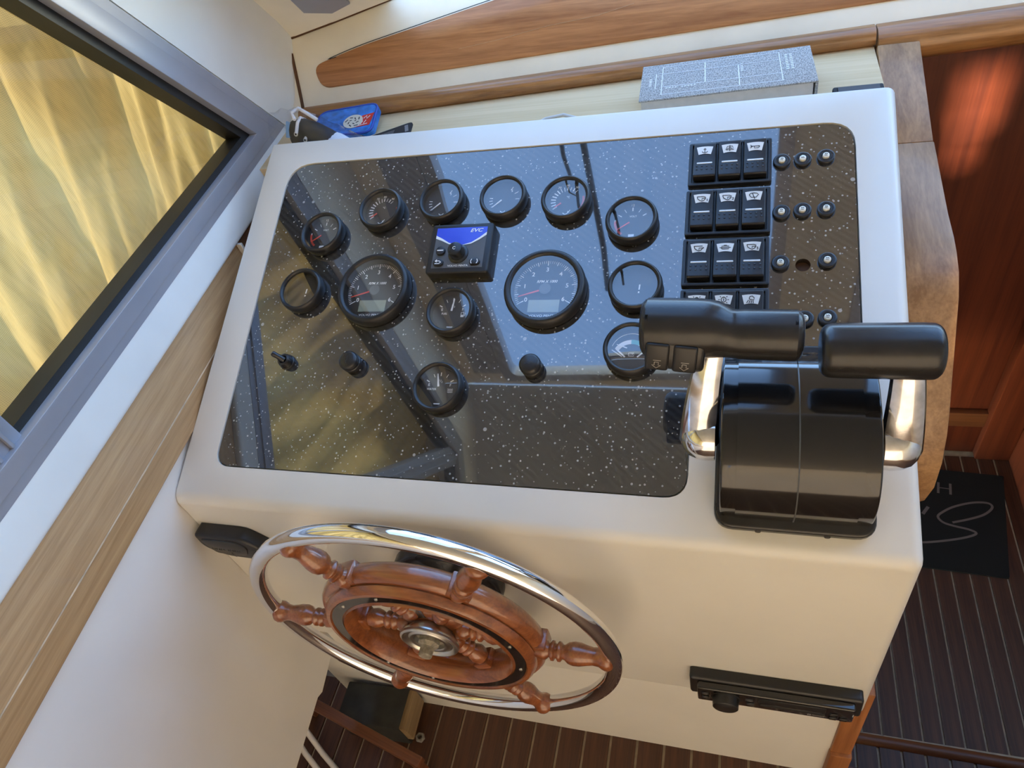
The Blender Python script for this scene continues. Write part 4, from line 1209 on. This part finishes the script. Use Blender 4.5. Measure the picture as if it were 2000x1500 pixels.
outl = rounded([(0.010, -0.062, 0.006), (0.098, -0.062, 0.014), (0.130, -0.096, 0.006), (0.112, -0.122, 0.010), (0.040, -0.120, 0.025), (0.008, -0.096, 0.02)], 0.01, 5)
G().prism(outl, 0.0005, 0.024, None, r=0.006, seg=4).build('shell', 'black_plastic', dv, ang=50)
G().prism(rounded([(0.018, -0.069), (0.088, -0.069), (0.100, -0.083), (0.088, -0.108), (0.030, -0.108)], 0.01), 0.0235, 0.0262, None, r=0.0018).build('raised_lid', 'black_satin', dv)
g = G()
for i in range(13):
    if i != 6:
        g.stroke([(0.030 + i * 0.0042, -0.0965 + 0.0005 * (i % 3)), (0.0312 + i * 0.0042, -0.0910 - 0.0006 * (i % 2))], 0.0016, 0.0264)
        if i % 2:
            g.stroke([(0.030 + i * 0.0042, -0.0935), (0.033 + i * 0.0042, -0.0955)], 0.0010, 0.0264)
g.build('embossed_letters', 'print_black', dv, smooth=False)
G().stroke([(0.062, -0.101), (0.0625, -0.110), (0.066, -0.1125)], 0.0012, 0.0264).build('lid_notch', 'print_black', dv)

# ------------------------------------------------------------------ things on the shelf
SZ = 0.197
book = thing('linen_book', 'grey linen-covered book with white court lines printed on its cover', 'book', T((0.645, 0.640, SZ)) @ RZ(R_(2.5)))
bw, bd, bh = 0.262, 0.127, 0.045
G().rbox((0.003, 0.003, 0.003), (bw - 0.006, bd - 0.002, bh - 0.003), 0.001, 1).build('page_block', 'paper', book)
G().rbox((0, 0, bh - 0.003), (bw, bd, bh), 0.0012, 2).build('front_cover', 'linen', book)
G().rbox((0, 0, 0), (bw, bd, 0.003), 0.0012, 2).build('back_cover', 'linen', book)
G().rbox((bw - 0.004, 0, 0.001), (bw, bd, bh - 0.001), 0.001, 2).build('spine', 'linen', book)
g = G()
zt = bh + 0.0004
x0, x1, y0, y1 = 0.034, 0.214, 0.014, 0.113
for pl in ([(x0, y0), (x1, y0), (x1, y1), (x0, y1), (x0, y0)], [(x0, y0 + 0.026), (x1, y0 + 0.026)], [(x0, y1 - 0.026), (x1, y1 - 0.026)]):
    for a, b in zip(pl, pl[1:]):
        g.stroke([a, b], 0.0013, zt)
g.stroke([(0.101, y0 + 0.026), (0.101, y1)], 0.0015, zt).stroke([(0.152, y0), (0.152, y1 - 0.026)], 0.0015, zt).stroke([(0.024, 0.036), (0.024, 0.090)], 0.0012, zt)
for i in range(9):
    yy = 0.052 + 0.0062 * i
    g.stroke([(0.2215, yy), (0.2255, yy)], 0.0032, zt).stroke([(0.2285, yy), (0.2325, yy)], 0.0030, zt)
for i in range(5):
    g.stroke([(0.155, 0.066 + 0.0055 * i), (0.159, 0.066 + 0.0055 * i)], 0.0026, zt).stroke([(0.0135, 0.050 + 0.0055 * i), (0.0175, 0.050 + 0.0055 * i)], 0.0026, zt)
for i in range(10):
    if i != 4:
        g.stroke([(0.042 + 0.0048 * i, 0.034), (0.042 + 0.0048 * i, 0.0365)], 0.0030, zt)
g.build('cover_print', 'print_white', book, smooth=False)
po = thing('blue_pouch', 'blue zip pouch with red lettering and pale round emblem on the shelf', 'pouch', T((0.078, 0.728, SZ + 0.012)) @ RZ(R_(3)) @ RX(R_(14)) @ Matrix.Diagonal((0.88, 0.86, 0.9, 1)))
G().prism(rounded([(-0.085, -0.045, 0.02), (0.072, -0.050, 0.02), (0.070, 0.046, 0.022), (-0.070, 0.038, 0.02)], 0.02, 6), 0.0, 0.016, None, r=0.006, seg=3).build('pouch_body', 'blue_pouch', po, ang=60)
G().tube([(p[0], p[1], 0.0145) for p in rounded([(-0.083, -0.043, 0.02), (0.070, -0.048, 0.02), (0.068, 0.044, 0.022), (-0.068, 0.036, 0.02)], 0.02, 6)], 0.0028, 8, closed=True).build('piping', 'blue_trim', po, ang=80)
G().prism([(0.026, -0.030), (0.062, -0.026), (0.066, 0.012), (0.038, 0.006)], 0.0160, 0.0166).build('red_patch', 'emblem_red', po)
G().stroke([(0.040, -0.022), (0.044, -0.012), (0.047, -0.021), (0.051, -0.010)], 0.0022, 0.0169).stroke([(0.044, -0.004), (0.050, 0.004), (0.052, -0.006), (0.058, 0.003)], 0.0022, 0.0169).stroke([(0.032, -0.027), (0.056, -0.021)], 0.0018, 0.0169).build('patch_letters', 'print_white', po)
em = G().prism([(0.020 + 0.023 * math.cos(a), -0.010 + 0.021 * math.sin(a)) for a in [2 * PI * k / 28 for k in range(28)]], 0.0160, 0.0172).build('emblem', 'emblem_cream', po)
g = G()
for i in range(11):
    a = i * 2.39
    r = 0.004 + 0.0012 * i
    g.stroke([(0.020 + r * math.cos(a), -0.010 + r * math.sin(a)), (0.020 + (r + 0.004) * math.cos(a + 0.5), -0.010 + (r + 0.004) * math.sin(a + 0.5))], 0.0026, 0.0174)
g.build('emblem_marks', 'canvas_black', em)
pk = thing('shoe_packet', 'small black canvas shoe with white laces in a clear plastic packet', 'packet', T((0.036, 0.652, SZ)) @ RZ(R_(-4)) @ Matrix.Diagonal((1.2, 1.0, 1.2, 1)))
def loft(secs, n=14):
    g = G()
    for x, yc, zc, ry_, rz_ in secs:
        for k in range(n):
            a = 2 * PI * k / n
            g.v.append(Vector((x, yc + ry_ * math.cos(a), max(0.001, zc + rz_ * math.sin(a)))))
    m_ = len(secs)
    for i in range(m_ - 1):
        for k in range(n):
            g.f.append((i * n + k, i * n + (k + 1) % n, (i + 1) * n + (k + 1) % n, (i + 1) * n + k))
    g.f += [tuple(range(n))[::-1], tuple((m_ - 1) * n + k for k in range(n))]
    return g
loft([(-0.038, 0.012, 0.022, 0.012, 0.018), (-0.030, 0.012, 0.026, 0.017, 0.024), (-0.010, 0.012, 0.028, 0.019, 0.026), (0.012, 0.010, 0.024, 0.020, 0.022), (0.034, 0.008, 0.017, 0.020, 0.015), (0.050, 0.006, 0.012, 0.015, 0.010)]).build('shoe_upper', 'canvas_black', pk, ang=70)
loft([(0.030, 0.008, 0.016, 0.021, 0.015), (0.046, 0.006, 0.014, 0.020, 0.012), (0.062, 0.004, 0.010, 0.015, 0.008), (0.068, 0.003, 0.008, 0.007, 0.004)]).build('toe_cap', 'lace_white', pk, ang=70)
G().prism(rounded([(-0.042, -0.006), (0.045, -0.014), (0.070, 0.0), (0.045, 0.026), (-0.042, 0.028)], 0.01), 0.0, 0.008).build('sole', 'lace_white', pk)
for i, x in enumerate((-0.012, 0.000, 0.012, 0.023)):
    z = 0.052 - 0.0105 * i
    G().tube([(x - 0.004, -0.008, z - 0.014), (x, 0.002, z - 0.001), (x + 0.002, 0.012, z + 0.003), (x + 0.004, 0.024, z - 0.008)], 0.0034, 8, flat=0.6).build('lace', 'lace_white', pk, ang=80)
    G().lathe([(0.0018, 0.0008), (0.0028, 0.0012), (0.0038, 0.0)], 14, T((x - 0.005, -0.0085, z - 0.015)) @ RX(R_(60))).build('eyelet', 'emblem_cream', pk)
G().tube([(-0.016, 0.004, 0.055), (-0.022, 0.012, 0.063), (-0.010, 0.018, 0.067), (0.006, 0.012, 0.060), (0.020, 0.010, 0.050)], 0.0030, 8).build('lace_bow', 'lace_white', pk, ang=80)
G().prism(rounded([(-0.044, 0.030), (-0.031, 0.030), (-0.028, 0.052), (-0.036, 0.056)], 0.003), 0.0, 0.001, T((0.0, -0.010, 0.0)) @ RX(R_(70))).build('blue_sticker', 'sticker_blue', pk)
film = []
for j in range(7):
    for i in range(13):
        x = -0.058 + 0.150 * i / 12
        q = j / 6
        hz = (0.074 - 0.048 * max(0, (x - 0.0) / 0.09)) * math.sin(PI * min(1, 0.12 + q * 0.88)) * (1 - 0.4 * abs((x - 0.0) / 0.1) ** 3)
        film.append(Vector((x, -0.028 + 0.068 * q, max(0.0015, hz + 0.0025 * math.sin(9 * i + 5 * j)))))
g = G()
g.v = film
for j in range(6):
    for i in range(12):
        g.f.append((j * 13 + i, j * 13 + i + 1, (j + 1) * 13 + i + 1, (j + 1) * 13 + i))
g.build('clear_film', 'clear_film', pk, ang=25)
cd = thing('black_card', 'black backing card with rounded corner and small white print on the shelf', 'card', T((0.185, 0.664, SZ + 0.004)) @ RZ(R_(9)) @ RY(R_(-9)))
G().prism(rounded([(-0.075, -0.045, 0.01), (0.055, -0.045, 0.012), (0.052, 0.022, 0.012), (-0.065, 0.022, 0.01)], 0.01, 5), 0.010, 0.0125, None).build('card_sheet', 'card_black', cd)
G().stroke([(-0.062, 0.0222), (0.040, 0.0222)], 0.0022, 0.0128).build('card_edge', 'card_edge', cd)
g = G()
for i in range(8):
    g.stroke([(0.036 + 0.0008 * i, 0.013 - 0.0034 * i), (0.043 + 0.0008 * i, 0.013 - 0.0034 * i)], 0.0018, 0.0128)
for j in range(5):
    g.stroke([(-0.02, 0.010 - 0.004 * j), (0.016, 0.010 - 0.004 * j)], 0.0008, 0.0128)
g.build('card_print', 'print_grey', cd, smooth=False)
cb = [(0.44, 0.640, SZ + 0.004), (0.455, 0.668, SZ + 0.006), (0.480, 0.684, SZ + 0.010), (0.510, 0.688, SZ + 0.012), (0.540, 0.676, SZ + 0.008), (0.555, 0.650, SZ + 0.004), (0.545, 0.625, SZ + 0.003)]
tag(G().tube(cb, 0.0030, 8).build('white_cable', 'cable_white', ang=80), 'loop of thin white cable on the shelf behind the dash', 'cable')
dk = thing('dark_case', 'flat dark case at the end of the shelf near the wooden capping', 'case', T((0.93, 0.625, SZ)))
G().rbox((0, 0, 0), (0.070, 0.058, 0.018), 0.003, 2).build('case_shell', 'card_black', dk)
G().rbox((0.006, 0.006, 0.0175), (0.064, 0.052, 0.0200), 0.0008, 1).build('case_lid', 'black_plastic', dk)

# ------------------------------------------------------------------ under the wheel
bx = thing('black_box', 'scuffed black wooden box with one bare edge under the wheel', 'box', T((-0.045, -0.062, ZF)) @ RZ(R_(2)))
G().rbox((0, 0.0, 0), (0.158, 0.090, 0.098), 0.004, 2).build('box_shell', 'dark_paint', bx)
G().rbox((0.155, 0.002, 0.030), (0.172, 0.088, 0.098), 0.003, 2).build('bare_edge', 'raw_wood', bx)
br = thing('foot_rail', 'dark reddish wooden foot bar slanting across the floor below the side wall', 'bar', T((-0.175, -0.018, ZF)) @ RZ(R_(-14.2)))
G().rbox((0, -0.018, 0.125), (0.39, 0.004, 0.149), 0.003, 2).build('bar', 'bar_wood', br)
for x in (0.005, 0.355):
    G().rbox((x, -0.016, 0.0), (x + 0.025, 0.002, 0.126), 0.002, 1).build('leg', 'bar_wood', br)
for i, (pp, lab) in enumerate((([(-0.165, -0.05, -0.80), (-0.13, -0.085, -0.84), (-0.085, -0.118, -0.875), (-0.03, -0.15, -0.893), (0.02, -0.20, -0.893)], 'pale grey cable curling out from under the side wall onto the floor'),
                              ([(-0.165, -0.09, -0.82), (-0.12, -0.128, -0.860), (-0.085, -0.152, -0.885), (-0.06, -0.18, -0.893), (-0.04, -0.24, -0.893)], 'pale grey cable closest to the side wall foot'))):
    sm_ = []
    for a, b in zip(pp, pp[1:]):
        for k in range(4):
            sm_.append(tuple(a[j] + (b[j] - a[j]) * k / 4 for j in range(3)))
    tag(G().tube(sm_ + [pp[-1]], 0.0065, 8).build('floor_cable', 'cable_white', ang=80), lab, 'cable', 'cables under the side wall')
bn = thing('hex_nut', 'loose dull hexagonal nut lying on the floor by the black box', 'nut', T((0.128, 0.010 - 0.05, ZF)))
G().lathe([(0.006, 0), (0.011, 0), (0.011, 0.008), (0.010, 0.009), (0.006, 0.009), (0.006, 0)], 6).build('nut_body', 'dull_bolt', bn, ang=20)

# ------------------------------------------------------------------ mat on the companionway floor
mt = thing('door_mat', 'black door mat with pale script lettering on the companionway floor', 'mat')
G().prism(rounded([(1.30, 0.852), (1.609, 0.835), (1.669, 1.220), (1.36, 1.240)], 0.006, 3), ZL, ZL + 0.006).build('mat_pad', 'mat_black', mt)
S_ = [(1.487, 1.02), (1.536, 1.037), (1.583, 1.059), (1.611, 1.088), (1.602, 1.105), (1.558, 1.103), (1.503, 1.083), (1.466, 1.059), (1.448, 1.039), (1.46, 1.018), (1.49, 1.007), (1.529, 0.998), (1.548, 0.986), (1.525, 0.971), (1.474, 0.954), (1.404, 0.938), (1.36, 0.934)]
sp = []
for i in range(len(S_) - 1):
    p0, p1, p2, p3 = [S_[max(0, min(len(S_) - 1, i + d))] for d in (-1, 0, 1, 2)]
    for k in range(5):
        t_ = k / 5
        sp.append(tuple(0.5 * (2 * p1[j] + (p2[j] - p0[j]) * t_ + (2 * p0[j] - 5 * p1[j] + 4 * p2[j] - p3[j]) * t_ ** 2 + (3 * p1[j] - p0[j] - 3 * p2[j] + p3[j]) * t_ ** 3) for j in range(2)))
g = G().stroke(sp, 0.0075, ZL + 0.0066)
g.stroke([(1.470, 1.178), (1.463, 1.133)], 0.0075, ZL + 0.0066).stroke([(1.505, 1.175), (1.499, 1.130)], 0.0075, ZL + 0.0066).stroke([(1.467, 1.156), (1.502, 1.153)], 0.003, ZL + 0.0066)
g.stroke([(1.425, 1.075), (1.405, 1.045)], 0.010, ZL + 0.0066)
g.build('script_print', 'mat_print', mt, smooth=False)

# ------------------------------------------------------------------ wiper lying on the outside of the windscreen (seen mirrored in the panel)
wp = thing('windscreen_wiper', 'black wiper lying on the outside of the windscreen', 'wiper', WS)
G().tube([(0.484, 0.22, 0.020), (0.485, 0.34, 0.021), (0.488, 0.48, 0.020), (0.489, 0.60, 0.020), (0.482, 0.74, 0.020)], 0.0075, 8).build('blade', 'rubber', wp, ang=80)
G().tube([(0.440, 0.04, 0.034), (0.437, 0.20, 0.040), (0.432, 0.34, 0.038), (0.446, 0.44, 0.032), (0.486, 0.47, 0.024)], [0.007, 0.006, 0.005, 0.004, 0.004], 8).build('arm', 'black_plastic', wp, ang=80)
G().lathe([(0, 0.040), (0.012, 0.040), (0.015, 0.034), (0.015, 0.031)], 20, T((0.440, 0.04, 0))).build('pivot', 'black_plastic', wp)
